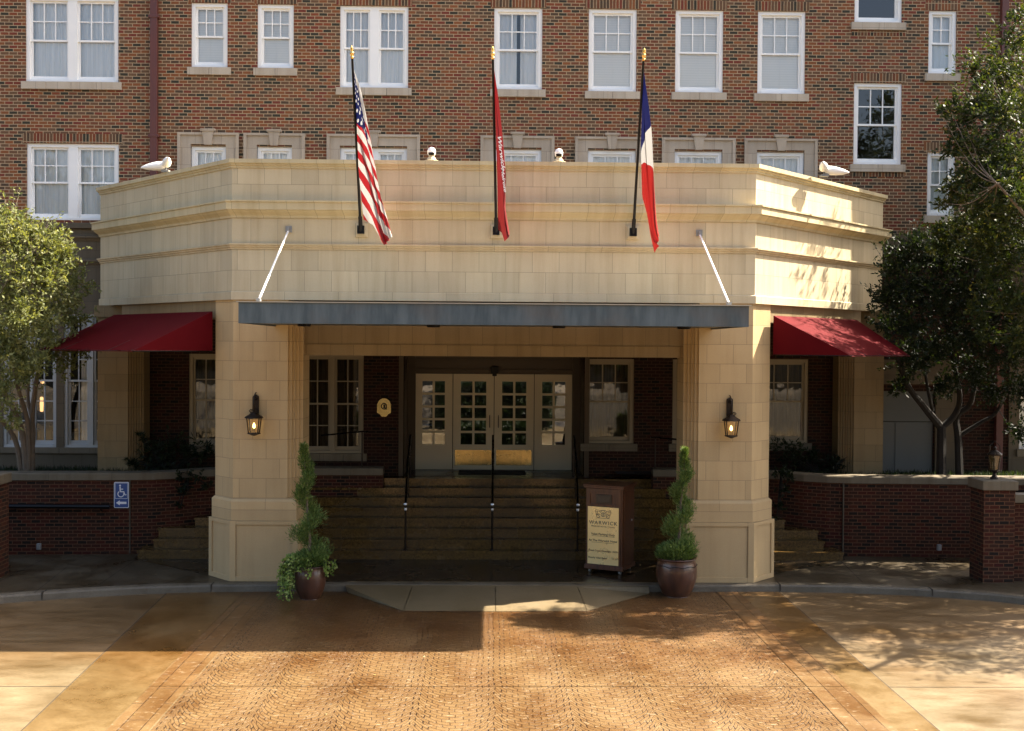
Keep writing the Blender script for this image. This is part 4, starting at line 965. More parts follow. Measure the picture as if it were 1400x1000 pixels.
# ------------------------------------------------------------------ stair handrails
def handrail(x, x2, label, g='brass trimmed handrails on the entrance steps'):
    t = thing('stair_handrail', label, 'handrail', (x, 2.05, SH), 0, g)
    B0 = Vector((x, 2.05, SH)); P1 = Vector((x, 2.06, SH+.90)); P2 = Vector((x2, Y0+TR*5+.12, SH*6)); P3 = Vector((x2, 3.95, LZ+.0))
    m = MB(); m.tube([Vector((0, 0, 0)), P1-B0], .020, 8); m.lathe([(0, 0), (.05, 0), (.045, .012), (.02, .02)], (0, 0, 0), 10); m.build('post', M['rail'], t)
    m = MB(); q = P2+Vector((0, 0, .80)); m.tube([P2-B0, q-B0], .020, 8); m.build('post', M['rail'], t)
    q3 = P3+Vector((0, .05, .88)); m = MB(); m.tube([P3+Vector((0, .05, 0))-B0, q3-B0], .020, 8); m.build('post', M['rail'], t)
    m = MB(); m.tube([P1-B0+Vector((0, -.05, 0)), P1-B0, q-B0+Vector((0, 0, .0)), q3-B0], .024, 8); m.tube([P1-B0-Vector((0, 0, .18)), q-B0-Vector((0, 0, .18))], .012, 6); m.build('rail', M['rail'], t)
    m = MB(); m.lathe([(0, -.035), (.03, -.02), (.036, 0), (.03, .02), (0, .035)], P1-B0+Vector((0, -.06, 0)), 12); m.build('end_knob', M['steel'], t, smooth=True)
    m = MB(); m.lathe([(.024, 0), (.028, .02), (.024, .05)], P1-B0+Vector((0, 0, -.13)), 10); m.build('collar', M['steel'], t)
handrail(-1.70, -1.75, 'left of the three dark handrails on the entrance steps'); handrail(-.01, .0, 'middle dark handrail in front of the door pair'); handrail(1.66, 1.72, 'dark stair handrail beside the wooden podium')
for s, l in ((-1, 'short metal rail on planter cap left of the entrance steps'), (1, 'short metal rail on planter cap right of the entrance steps')):
    bx = -2.73 if s < 0 else 3.40
    xs = [(bx, 3.60, 1.62), (bx, 3.60, 2.27), (bx+s*.75, 3.62, 2.20)] if s > 0 else [(bx, 3.6, 1.62), (bx, 3.6, 2.36), (bx-.85, 3.62, 2.27)]
    t = thing('planter_rail', l, 'rail', xs[0], 0, 'short rails on the planter caps'); b0 = Vector(xs[0])
    m = MB(); m.tube([Vector(xs[0])-b0, Vector(xs[1])-b0], .015, 8); m.build('post', M['brass'] if 0 else M['bronze'], t)
    m = MB(); m.tube([Vector(xs[1])-b0+Vector((.12 if s < 0 else -.1, 0, .0)), Vector(xs[1])-b0, Vector(xs[2])-b0], .017, 8); m.build('rail', M['rail'], t)
# ------------------------------------------------------------------ valet podium
t = thing('valet_podium', 'dark wooden valet podium with gold notice plate by the steps', 'podium', (1.71, .80, .008), radians(-26))
t.scale = (1.08, 1.10, 1); PW, PD = .66, .60
m = MB(); m.box(0, PW, 0, PD, .12, 1.56); m.box(-.02, PW+.02, -.02, PD+.02, .07, .15); m.build('cabinet', M['wood'], t, bevel=.008)
m = MB(); m.box(-.025, PW+.025, -.03, PD+.02, 1.56, 1.60); m.box(-.04, PW+.04, -.045, PD+.03, 1.60, 1.625); m.build('top', M['wood'], t, bevel=.006)
m = MB()
m.box(.03, .08, -.018, -.0, .15, 1.55); m.box(PW-.08, PW-.03, -.018, -.0, .15, 1.55); m.box(.08, PW-.08, -.016, 0, 1.235, 1.275); m.box(.08, PW-.08, -.016, 0, .15, .17)
for k in range(14):   # arched head of the upper panel
    a, b = k/14, (k+1)/14; f = lambda t_: 1.455+.05*sin(pi*t_)
    xa, xb = .08+(PW-.16)*a, .08+(PW-.16)*b; m.face([(xa, -.014, f(a)), (xb, -.014, f(b)), (xb, -.014, 1.55), (xa, -.014, 1.55)])
m.build('front_moulding', M['wood'], t)
m = MB(); m.box(.19, .47, -.022, -.001, 1.29, 1.45); m.box(.215, .445, -.030, -.022, 1.31, 1.43, 'b'); m.build('emblem_panel', M['dkwood'], t, bevel=.004)
m = MB(); m.box(PW, PW+.014, .05, PD-.05, .2, 1.5); m.build('side_door', M['wood'], t, bevel=.006)
m = MB(); m.lathe([(0, 0), (.02, .0), (.02, .012), (0, .018)], (0, 0, 0), 10); m.v = [Vector((PW+.014+v.z, .42+v.x, .95+v.y)) for v in m.v]; m.build('lock', M['steel'], t)
for x, y in ((.06, .06), (PW-.06, .06), (.06, PD-.06), (PW-.06, PD-.06)):
    m = MB(); m.lathe([(0, -.018), (.035, -.018), (.035, .018), (0, .018)], (0, 0, 0), 12); m.v = [Vector((x+v.z, y+v.x, .035+v.y)) for v in m.v]; m.box(x-.012, x+.012, y-.012, y+.012, .05, .075); m.build('castor', M['greybox'], t)
M['plate'] = simple('gold_plate', (.84, .66, .31), .3, .5, var=.08, scale=4)
m = MB(); m.box(.045, .60, -.028, -.020, .17, 1.225); sp_ = m.build('notice_plate', M['plate'], t, bevel=.002)
M['ink'] = simple('dark_lettering', (.03, .028, .022), .6, var=.02); M['ink2'] = simple('green_lettering', (.16, .15, .09), .5, var=.02)
def pt(body, z, size, mat='ink', x=.322, align='CENTER', track=1.0):
    return text(body, size, M[mat], 'lettering', sp_, Matrix.Translation((x, -.0285, z)) @ Matrix.Rotation(radians(90), 4, 'X'), align=align, track=track)
pt('WARWICK', .905, .088, 'ink2', track=1.25); pt('MELROSE HOTEL DALLAS', .855, .034, 'ink2', track=1.1)
pt('Valet Parking Only', .705, .056); pt('At The Warwick Hotel', .59, .054)
pt('Hotel Guest Overnight', .405, .044, x=.06, align='LEFT'); pt('18.00', .405, .044, x=.585, align='RIGHT')
pt('Hourly Valet Rates', .275, .044, x=.06, align='LEFT'); pt('12.50', .275, .044, x=.585, align='RIGHT')
m = MB()
m.box(.12, .53, -.0295, -.028, .685, .690); m.box(.12, .53, -.0295, -.028, .568, .573)
m.build('underline', M['ink'], sp_)
m = MB(); yy = -.0295
ring(.322, 1.085, .030, .042, 0, 360, 18); bar(.322, 1.06, .322, 1.11, .02)
for s in (-1, 1):
    ring(.322+s*.075, 1.12, .022, .032, 0, 300, 14); ring(.322+s*.085, 1.06, .026, .036, 40, 340, 14); ring(.322+s*.045, 1.145, .014, .022, 0, 360, 12); bar(.322+s*.05, 1.04, .322+s*.13, 1.10, .010); bar(.322+s*.11, 1.04, .322+s*.14, 1.15, .008); ring(.322+s*.12, 1.155, .012, .02, 0, 360, 10)
bar(.20, 1.02, .44, 1.02, .008); bar(.29, 1.16, .355, 1.16, .012)
m.build('crest', M['ink2'], sp_)
# ================================================================== VEGETATION
RN = random.Random(11)
def rdir():
    z = RN.uniform(-1, 1); a = RN.uniform(0, 2*pi); r = sqrt(1-z*z); return Vector((r*cos(a), r*sin(a), z))
class Leaves:
    def __init__(s): s.v = []; s.f = []; s.u = []
    def leaf(s, p, d, nrm, L, Wd, c):
        t = d.cross(nrm)
        if t.length < 1e-4: t = Vector((1, 0, 0))
        t.normalize(); i = len(s.v)
        s.v += [p, p+d*L*.5+t*Wd*.5, p+d*L, p+d*L*.5-t*Wd*.5]; s.f.append((i, i+1, i+2, i+3)); s.u.append(c)
    def build(s, name, mat, parent, base=Vector((0, 0, 0))):
        me = bpy.data.meshes.new(name); me.from_pydata([tuple(v-base) for v in s.v], [], s.f)
        ul = me.uv_layers.new(name='UVMap'); ul.data.foreach_set('uv', [x for c in s.u for _ in range(4) for x in (c, .5)])
        me.materials.append(mat); o = bpy.data.objects.new(name, me); COL.objects.link(o); o.parent = parent; return o
def clump(L, c, r, n, size=.07, asp=.5, flat=.8, up=.25, tone=0, twigs=None):
    """leaves strung along twigs that radiate from c, so the outline is feathery"""
    k = max(3, n//14)
    tip = []
    for _ in range(k):
        d = rdir(); d.z = d.z*flat+up; d.normalize(); ln = r*RN.uniform(.45, 1.12)*(1+.25*d.z)
        st = Vector(c)+rdir()*r*.35; cu = rdir()*ln*.25; tn = min(1, max(0, RN.gauss(.45+tone, .16)))
        for q in range(14):
            t = RN.uniform(.25, 1); p = st+d*ln*t+cu*t*t+rdir()*.05*r
            dd = (d+rdir()*1.1).normalized()
            L.leaf(p, dd, rdir(), size*RN.uniform(.45, 1.5), size*asp*RN.uniform(.6, 1.3), min(1, max(0, tn+RN.gauss(0, .14))))
        if twigs is not None and RN.random() < .35: twigs.append([st, st+d*ln*.5+cu*.25, st+d*ln*.95+cu*.9])
def limb(m, pts, r0, r1, n=8):
    pts = [Vector(p) for p in pts]; out = []; N = max(6, len(pts)*4)
    for i in range(N+1):
        t = i/N*(len(pts)-1); k = min(int(t), len(pts)-2); f = t-k
        p0, p1, p2, p3 = pts[max(k-1, 0)], pts[k], pts[k+1], pts[min(k+2, len(pts)-1)]
        q = .5*((2*p1)+(p2-p0)*f+(2*p0-5*p1+4*p2-p3)*f*f+(3*p1-p0-3*p2+p3)*f**3); out.append(q)
    m.tube(out, [r0+(r1-r0)*i/N for i in range(N+1)], n)
def tree(name, label, base, stems, clumps, leafmat, bark, size=.07, group=None, dens=1.0, twigr=.006, tone=0):
    base = Vector(base); t = thing(name, label, 'tree', base, 0, group)
    m = MB(); ends = []
    for (pts, r0, r1) in stems: limb(m, pts, r0, r1); ends += [Vector(p) for p in pts[1:]]
    tw = []; L = Leaves()
    for (c, r, n) in clumps:
        c = Vector(c); e = min(ends, key=lambda p: (p-c).length)
        mid = e.lerp(c, .5)+Vector((0, 0, -.12*(e-c).length)); limb(m, [e, mid, c], .011, .005, 5)
        clump(L, c, r, int(n*dens), size, tone=tone, twigs=tw)
    m.v = [v-base for v in m.v]; m.build('trunk', M[bark], t, smooth=True)
    q = MB()
    for p in tw[:260]: q.tube([v-base for v in p], [twigr, twigr*.7, twigr*.4], 3, cap=False)
    if q.v: q.build('twigs', M[bark], t)
    L.build('crown', M[leafmat], t, base); return t
def A_(px, py, Y): return at(px, py, Y)
# left small tree
b = at(36, 640, 3.1); b.z = 1.5
stems = [([b, at(30, 590, 3.0), at(8, 540, 2.6), at(-25, 480, 2.2)], .075, .03), ([b+Vector((.05, 0, 0)), at(38, 580, 3.0), at(26, 535, 2.6), at(12, 470, 2.1)], .06, .028),
         ([b+Vector((.1, .05, 0)), at(44, 570, 3.1), at(50, 520, 2.9), at(60, 450, 2.4), at(48, 400, 1.9)], .065, .025), ([b+Vector((.0, .1, 0)), at(46, 590, 3.2), at(38, 540, 3.2), at(45, 470, 2.9)], .055, .025),
         ([b+Vector((-.1, 0, 0)), at(20, 600, 3.0), at(-10, 560, 2.5), at(-50, 500, 1.8)], .06, .028)]
cl = []
for (x, y, Y, r, n) in [(-40, 330, .6, .8, 900), (5, 330, .5, .62, 900), (45, 345, .5, .55, 900), (78, 335, .6, .30, 340), (25, 385, .3, .65, 1100), (70, 378, .6, .42, 700), (92, 352, .8, .20, 160), (-20, 420, .3, .8, 1000), (35, 435, .3, .55, 1000), (15, 300, .6, .32, 260), (40, 318, .6, .3, 240),
                        (5, 480, .4, .55, 900), (35, 500, .6, .38, 500), (-5, 545, .5, .42, 500), (15, 575, .6, .22, 160), (-40, 500, .4, .7, 700), (62, 455, 1.2, .4, 450), (85, 405, 1.7, .42, 420), (100, 440, 2.2, .38, 380), (75, 480, 2.1, .42, 400),
                        (110, 395, 2.2, .30, 260), (95, 370, 1.9, .3, 260), (50, 500, 2.4, .4, 320), (95, 505, 2.4, .28, 180), (20, 520, 2.4, .4, 300), (118, 480, 2.6, .25, 150), (60, 420, 2.2, .5, 500), (20, 450, 2.3, .6, 500)]:
    cl.append((at(x, y, Y), r, n))
tree('leafy_tree', 'small multi stemmed tree with pale sunlit leaves left of the portico', b, stems, cl, 'leaf_light', 'bark', .072, dens=2.0, tone=.16)
# right dark tree in the planter
b = at(1287, 640, 3.0); b.z = 1.5
b2_ = at(1312, 640, 3.1); b2_.z = 1.5
stems = [([b, at(1287, 590, 3.0), at(1285, 583, 3.0), at(1262, 555, 2.8), at(1240, 525, 2.6), at(1225, 480, 2.3)], .11, .04), ([at(1286, 585, 3.0), at(1305, 568, 3.0), at(1312, 540, 2.9), at(1300, 480, 2.5), at(1290, 420, 2.2)], .075, .03),
         ([at(1275, 562, 2.9), at(1268, 530, 2.8), at(1262, 490, 2.6)], .04, .025), ([b2_, at(1310, 600, 3.1), at(1308, 570, 3.1), at(1325, 555, 3.0), at(1332, 530, 2.8), at(1345, 470, 2.4)], .09, .035),
         ([at(1311, 596, 3.1), at(1340, 578, 3.0), at(1365, 560, 2.8), at(1390, 500, 2.4)], .05, .025)]
cl = []
for (x, y, Y, r, n) in [(1225, 365, 2.6, .45, 420), (1215, 410, 2.5, .42, 420), (1250, 345, 2.4, .5, 520), (1250, 400, 2.2, .55, 620), (1235, 450, 2.3, .5, 520), (1245, 500, 2.4, .45, 420), (1290, 360, 2.2, .6, 640), (1290, 420, 1.9, .6, 700), (1285, 480, 2.1, .55, 600),
                        (1290, 530, 2.4, .35, 260), (1330, 400, 1.8, .65, 700), (1330, 460, 1.7, .6, 700), (1330, 510, 2.2, .45, 420), (1370, 430, 1.6, .65, 700), (1375, 490, 1.6, .55, 560), (1400, 540, 1.8, .5, 420), (1360, 540, 2.2, .35, 260), (1420, 460, 1.6, .7, 600),
                        (1205, 440, 2.7, .25, 140), (1340, 350, 2.2, .7, 700), (1395, 590, 2.3, .3, 160), (1230, 530, 2.6, .22, 100)]:
    cl.append((at(x, y, Y), r, n))
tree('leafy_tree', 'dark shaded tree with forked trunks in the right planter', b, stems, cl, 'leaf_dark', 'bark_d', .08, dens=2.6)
# large sunlit tree at the right edge
b = Vector((11.2, -1.3, -.02))
stems = [([b, (11.1, -1.2, 2.2), (10.9, -1.0, 4.0), (10.2, -.3, 6.0), (9.9, .6, 8.2)], .24, .07), ([(10.9, -1.0, 4.0), (9.9, -1.2, 5.2), (9.0, -1.2, 6.2), (8.3, -1.3, 6.9)], .065, .018), ([(10.8, -.9, 4.4), (11.4, .6, 6.0), (11.0, 1.8, 8.4), (10.2, 2.5, 9.6)], .13, .04),
         ([(10.6, -.7, 5), (11.6, -2.0, 6.3), (12, -2.8, 8)], .12, .04), ([(11.4, .6, 6.0), (12.6, 1.2, 6.4), (14, 1.4, 7.6)], .09, .03), ([(10.9, -1, 4), (12.2, -1.4, 4.8), (13.6, -1.2, 5.6)], .09, .03)]
cl = []
for (x, y, Y, r, n) in [(1385, 60, .8, .45, 330), (1372, 105, .3, .45, 380), (1345, 110, .3, .30, 190), (1330, 95, .3, .16, 60), (1340, 145, -.2, .42, 420), (1375, 160, -.5, .6, 700), (1318, 165, -.2, .34, 300), (1300, 150, -.2, .18, 90), (1285, 150, 0, .12, 45), (1345, 205, -.5, .5, 620), (1310, 200, -.2, .32, 300), (1385, 225, -.8, .6, 700),
                        (1330, 245, -.4, .40, 440), (1300, 260, -.2, .26, 200), (1290, 278, 0, .16, 80), (1355, 280, -.5, .5, 600), (1315, 275, .2, .22, 130), (1395, 300, -.6, .6, 700), (1345, 325, .4, .55, 560), (1380, 350, .2, .6, 640), (1395, 25, .8, .3, 160), (1430, 100, .3, .9, 900), (1440, 220, -.3, .9, 1000), (1440, 340, -.2, .9, 1000),
                        (1385, 415, -.3, .38, 420), (1340, 425, .2, .26, 260), (1395, 470, -.4, .36, 380), (1360, 385, .2, .35, 300), (1350, 460, .3, .2, 120), (1430, 430, -.4, .6, 500)]:
    cl.append((at(x, y, Y), r, n))
for c, r, n in [((10.6, 2.2, 9.2), .8, 420), ((11.3, 1.6, 8.2), 1.0, 600), ((9.9, 2.7, 9.9), .7, 260), ((11.0, 2.4, 7.0), 1.0, 600), ((9.6, 2.9, 8.3), .45, 150), ((10.3, 2.6, 8.0), .6, 260), ((12.4, -.5, 5.6), 1.3, 1100), ((13.2, -1.5, 6.5), 1.3, 1100), ((12, -2.6, 6.2), 1.0, 600), ((11.5, -3.1, 5.2), .8, 420), ((12.8, 1, 6.5), 1.3, 1000), ((13.8, .2, 5.2), 1.2, 900), ((14.4, -1.6, 7.2), 1.3, 900),
                ((12, -.6, 8.5), 1.2, 800), ((10.2, -2.2, 6.6), .5, 260), ((9.7, -1.9, 5.6), .38, 150), ((12.8, .4, 4.2), .9, 600), ((13.3, 1.8, 4.4), 1.0, 700), ((14.8, .6, 6.2), 1.2, 800), ((11.6, -1.8, 4.6), .9, 700), ((10.6, 1.0, 7.6), .9, 700), ((10.9, .2, 6.6), .9, 700), ((11.5, 1.2, 6.6), 1.0, 800), ((10.4, 2.3, 6.6), .8, 500), ((11.8, 2.4, 5.6), 1.0, 800), ((12.4, 2.2, 8.8), 1.3, 900), ((13.6, 2.6, 7.2), 1.4, 1100), ((13.2, .2, 8.6), 1.3, 900), ((14.8, 1.6, 9.2), 1.5, 1100), ((16.2, .4, 7.4), 1.6, 1100), ((8.6, -1.2, 6.7), .45, 420), ((9.8, -1.6, 5.0), .55, 600), (at(1300, 325, 1.4), .4, 420), (at(1330, 300, 1.2), .5, 600), (at(1290, 345, 1.6), .35, 320), (at(1360, 330, 1.0), .6, 800), (at(1375, 270, .8), .6, 800), (at(1350, 235, .8), .45, 450), (at(1385, 150, .8), .5, 450), ((10.2, -.8, 5.6), .6, 600), ((9.9, -2.2, 6.0), .5, 450), ((10.6, -1.6, 6.6), .7, 700), ((11.0, -.6, 5.4), .7, 700), ((10.1, -.2, 4.7), .45, 400), ((11.4, -2.0, 5.6), .7, 600), ((10.4, -2.8, 6.6), .5, 300), ((9.5, -1.1, 5.6), .35, 300), ((12.8, -2.4, 5.2), 1.0, 800), ((11.2, -.4, 4.9), .7, 500), ((10.6, -2.7, 5.4), .6, 300), ((13.9, -1.6, 5.2), 1.1, 800), ((15.2, -1.2, 6.0), 1.1, 700), ((12.6, .8, 5.0), 1.0, 800), ((11.8, 1.6, 5.4), .9, 600), ((15.5, 2.0, 7.4), 1.3, 900), ((15.0, 2.6, 5.4), 1.2, 900)]:
    cl.append((c, r, n))
tree('oak_tree', 'large glossy green tree with sunlit leaf tips at right edge', b, stems, cl, 'leaf_oak', 'bark', .082, dens=1.9, tone=.02)
# unseen tree added just outside the frame to darken the right corner
b = Vector((14.6, 1.0, -.02)); cl = []
for k in range(34):
    cl.append(((RN.uniform(11.6, 18.0), RN.uniform(-.4, 3.4), RN.uniform(4.2, 9.6)), RN.uniform(.9, 1.4), 420))
tree('oak_tree', 'dense dark tree added unseen beyond the right frame edge for shade', b, [([b, (14.5, 1.1, 2.5), (14.2, 1.2, 5.0), (13.6, 1.6, 7.4)], .26, .08), ([(14.4, 1.1, 3.4), (15.6, 1.0, 5.4), (16.6, 1.2, 7.2)], .15, .05), ([(14.4, 1.1, 3.0), (13.2, .6, 4.6), (12.4, .4, 5.6)], .13, .04)], cl, 'leaf_oak', 'bark', .17)
# shrubs on the planters
def shrub(name, label, pts, mat, base, cat='shrub', size=.09, asp=.28, group=None):
    base = Vector(base); t = thing(name, label, cat, base, 0, group); L = Leaves(); m = MB()
    for (c, r, n) in pts:
        c = Vector(c); clump(L, c, r, n, size, asp, up=.45)
        for k in range(4): e = c+rdir()*r*.6; m.tube([base-base, (e-base)*.5+Vector((0, 0, .02)), e-base], [.012, .009, .004], 4)
    m.build('stems', M['bark_d'], t); L.build('foliage', M[mat], t, base)
def pts_(l, Y): return [(at(x, y, Y), r, n) for x, y, r, n in l]
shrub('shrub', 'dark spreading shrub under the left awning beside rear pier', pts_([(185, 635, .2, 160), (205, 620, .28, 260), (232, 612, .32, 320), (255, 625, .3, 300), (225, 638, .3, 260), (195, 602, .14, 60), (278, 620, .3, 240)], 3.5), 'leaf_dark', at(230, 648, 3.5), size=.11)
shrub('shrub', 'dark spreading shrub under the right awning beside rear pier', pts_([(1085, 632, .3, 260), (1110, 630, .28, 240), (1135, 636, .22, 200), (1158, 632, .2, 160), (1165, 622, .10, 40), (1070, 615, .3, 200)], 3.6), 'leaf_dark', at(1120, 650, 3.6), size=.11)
shrub('trailing_plant', 'dark trailing plant hanging over the wall cap left of steps', pts_([(250, 652, .16, 160), (252, 675, .13, 120), (272, 655, .14, 120), (245, 692, .08, 50), (285, 668, .12, 90)], 2.62), 'leaf_dark', at(258, 648, 2.9), 'plant', .06, .6)
shrub('trailing_plant', 'dark trailing plant hanging over the wall cap right of column', pts_([(1068, 648, .18, 200), (1072, 672, .15, 150), (1065, 695, .13, 110), (1080, 655, .12, 90), (1062, 712, .08, 40)], 2.7), 'leaf_dark', at(1068, 645, 2.9), 'plant', .06, .6)
L = Leaves()
for s in (-1, 1):
    for k in range(4200):
        x = s*RN.uniform(5.6, 11.6); y = RN.uniform(2.75 if abs(x) > 7 else 3.2, 3.9); h = RN.uniform(.05, .16)
        d = Vector((RN.gauss(0, .35), RN.gauss(0, .35), 1)).normalized(); L.leaf(Vector((x, y, 1.49)), d, rdir(), h, .014, RN.random())
gc = L.build('ground_cover', M['leaf_dark'], None); tag(gc, 'dark grassy ground cover on the planter soil', 'ground cover', kind='stuff')
# ------------------------------------------------------------------ potted topiaries
def topiary(label, cx, cy, potr, poth, top, lean, ivy, seed, ph):
    global RN
    RN = random.Random(seed)
    t = thing('potted_topiary', label, 'potted plant', (cx, cy, -.119), 0, 'potted spiral junipers before the columns')
    k = potr; h = poth
    prof = [(0, 0), (k*.62, 0), (k*.66, h*.03), (k*.84, h*.22), (k*.97, h*.45), (k*1.0, h*.64), (k*.96, h*.84), (k*.88, h*.93), (k*.90, h*.955), (k*.97, h*.965), (k*.985, h*.985), (k*.95, h), (k*.86, h*.995), (k*.84, h*.93)]
    m = MB(); m.lathe(prof, (0, 0, 0), 40); p = m.build('pot', M['pot'], t, smooth=True, weld=True)
    if not ivy:
        m = MB(); n = 60; ring_ = [Vector((k*1.0*cos(2*pi*i/n), k*1.0*sin(2*pi*i/n), h*(.80+.028*abs(sin(2*pi*i/n*4.5)))) ) for i in range(n+1)]; m.tube(ring_, .006, 4, cap=False); m.build('scalloped_line', M['bark_d'], p)
    m = MB(); m.lathe([(0, h*.93), (k*.85, h*.925)], (0, 0, 0), 24); m.build('soil', M['soil'], t)
    H_ = top-h; ax = lambda q: Vector((lean*q, 0, h+H_*q))
    m = MB(); m.tube([ax(-.05), ax(.2)+Vector((.015, 0, 0)), ax(.5), ax(.8), ax(.93)], [.03, .026, .02, .012, .006], 8); m.build('trunk', M['bark'], t, smooth=True)
    L = Leaves(); turns = 3.1
    N = 9000
    for i in range(N):
        q = RN.random()**1.35
        a = ph+turns*2*pi*(q**.85); bl = .5+.5*sin(a*2.3+seed); R_ = (.17*(1-q)**1.1+.015); r = (.06+.165*(1-q)**.95)*(.75+.4*bl)
        if q > .86: R_ *= .3; r = .03+.32*(1-q)
        c = ax(q*.97)+Vector((cos(a)*R_, sin(a)*R_, 0)); d = rdir(); d.z = d.z*.75+.15; p_ = c+Vector((d.x, d.y, d.z*.8))*r*RN.uniform(.3, 1.0+.5*RN.random()**3)
        o = (d*.8+Vector((0, 0, .75))+rdir()*.45).normalized()
        L.leaf(p_, o, rdir(), RN.uniform(.035, .095), RN.uniform(.008, .016), min(1, max(0, RN.gauss(.42+.2*(RN.random() < .12), .2))))
    for i in range(2600):   # skirt at the base
        a = RN.uniform(0, 2*pi); rr = k*RN.uniform(.3, .98)*(.95 if not ivy else 1.0); z = h+RN.uniform(-.02, .30)*(1-.5*rr/k)
        o = (Vector((cos(a), sin(a), .9))+rdir()*.5).normalized(); L.leaf(Vector((cos(a)*rr, sin(a)*rr, z)), o, rdir(), RN.uniform(.04, .085), .016, min(1, max(0, RN.gauss(.38, .2))))
    L.build('spiral_foliage', M['leaf_jun'], t)
    L = Leaves(); m = MB()
    if ivy:
        for i in range(64):
            a = RN.choice([RN.gauss(pi*1.02, .42), RN.gauss(pi*1.05, .35), RN.uniform(0, 2*pi)]); left = cos(a) < -.45
            ln = RN.uniform(.25, .66) if left else RN.uniform(.08, .2); pts = []
            p0 = Vector((cos(a)*k*.6, sin(a)*k*.6, h+.03)); out = k*1.02+RN.uniform(.04, .24 if left else .12)
            for q in range(8):
                f = q/7; rad = k*.6+(out-k*.6)*min(1, f*2.2); pts.append(Vector((cos(a)*rad+RN.gauss(0, .012), sin(a)*rad+RN.gauss(0, .012), max(.02, h+.05+.10*sin(min(1, f*2.2)*pi)-max(0, f-.35)/.65*ln))))
            m.tube(pts, .003, 4, cap=False)
            for q in range(34):
                f = RN.random()*6.99; i0 = int(f); p_ = pts[i0].lerp(pts[i0+1], f-i0)+rdir()*.035
                L.leaf(p_, (rdir()+Vector((cos(a), sin(a), -.3))).normalized(), (rdir()*.6+Vector((0, -1, .6))).normalized(), RN.uniform(.03, .055), RN.uniform(.026, .045), min(1, max(0, RN.gauss(.5, .25))))
    else:
        for i in range(16):
            a = RN.uniform(pi*1.15, pi*1.95); c = Vector((cos(a)*k*.6, sin(a)*k*.6, h+.03)); m.tube([c, c+Vector((0, -.03, .12))], .003, 4, cap=False)
            for q in range(22): L.leaf(c+Vector((RN.gauss(0, .05), RN.gauss(0, .04), RN.uniform(0, .2))), rdir(), (rdir()*.6+Vector((0, -1, .6))).normalized(), RN.uniform(.03, .06), RN.uniform(.02, .04), min(1, max(0, RN.gauss(.5, .25))))
    iv = L.build('ivy' if ivy else 'bedding_plants', M['leaf_ivy'], t); m.build('vine_stems', M['bark_d'], iv)
x0 = at(424, 800, -.8).x
topiary('spiral juniper with bright ivy spilling over a brown pot at left', x0, -.80, .27, .56, at(414, 604, -.8).z+.12, -.12, True, 5, 3.6)
x0 = at(925, 800, -.55).x
topiary('spiral juniper in a wide glazed dark red pot at right', x0, -.52, .355, .66, at(935, 610, -.52).z+.12, .14, False, 9, 3.0)
RN = random.Random(21)
# ------------------------------------------------------------------ fallen leaves
L = Leaves()
for k in range(70):
    x, y = RN.uniform(-7, 8), RN.uniform(-9, -.6); a = RN.uniform(0, 2*pi); L.leaf(Vector((x, y, -.113)), Vector((cos(a), sin(a), .12)), Vector((0, 0, 1)), RN.uniform(.025, .05), .022, RN.random())
for k in range(26):
    x, y = RN.uniform(-8, 8), RN.uniform(0, 1.8); a = RN.uniform(0, 2*pi); L.leaf(Vector((x, y, .012)), Vector((cos(a), sin(a), .12)), Vector((0, 0, 1)), RN.uniform(.025, .05), .022, RN.random())
M['litter'] = leaf_mat('dry_leaf', [(0, (.25, .10, .03)), (.5, (.45, .33, .12)), (1, (.5, .45, .3))], .1)
tag(L.build('fallen_leaves', M['litter'], None), 'scattered small dry leaves on the paving', 'leaf litter', kind='stuff')
# ------------------------------------------------------------------ inside the left windows
for px, py, Y, ln, l in ((58, 522, 6.0, .10, 'small warm pendant lamp seen through the left window, upper one'), (57, 553, 5.6, .34, 'tall narrow glowing lamp seen through the left window')):
    p = at(px, py, Y); t = thing('pendant_lamp', l, 'lamp', p)
    m = MB(); m.lathe([(0, -ln/2), (.035, -ln/2+.01), (.04, 0), (.035, ln/2-.01), (0, ln/2)], (0, 0, 0), 12); m.build('glass_shade', M['lampglow'], t, smooth=True)
    m = MB(); m.tube([(0, 0, ln/2), (0, 0, 5.88-p.z)], .006, 5); m.build('cord', M['black'], t)
M['linen'] = simple('table_linen', (.55, .42, .28), .8)
for px, Y in ((20, 6.2), (105, 6.0)):
    p = at(px, 592, Y); p.z = 1.40
    t = thing('dining_table', 'dining table with cloth inside the left window, nearer frame edge' if px < 50 else 'dining table with cloth inside the left window, nearer portico', 'table', p)
    m = MB(); m.lathe([(0, .76), (.5, .76), (.52, .74), (.5, .5), (.54, .25)], (0, 0, 0), 20); m.build('tablecloth', M['linen'], t, smooth=True); m = MB(); m.lathe([(0, .02), (.25, .0), (.05, .05), (.04, .74)], (0, 0, 0), 10); m.build('leg', M['black'], t)
m = MB(); m.box(-13.9, -7.65, F+.4, 9, 1.2, 1.4); hb(m, 'interior_floor', M['interior'])
m = MB(); m.box(-7.5, 7.3, 5.6, 9, 1.2, 1.372); hb(m, 'interior_floor', M['interior'])
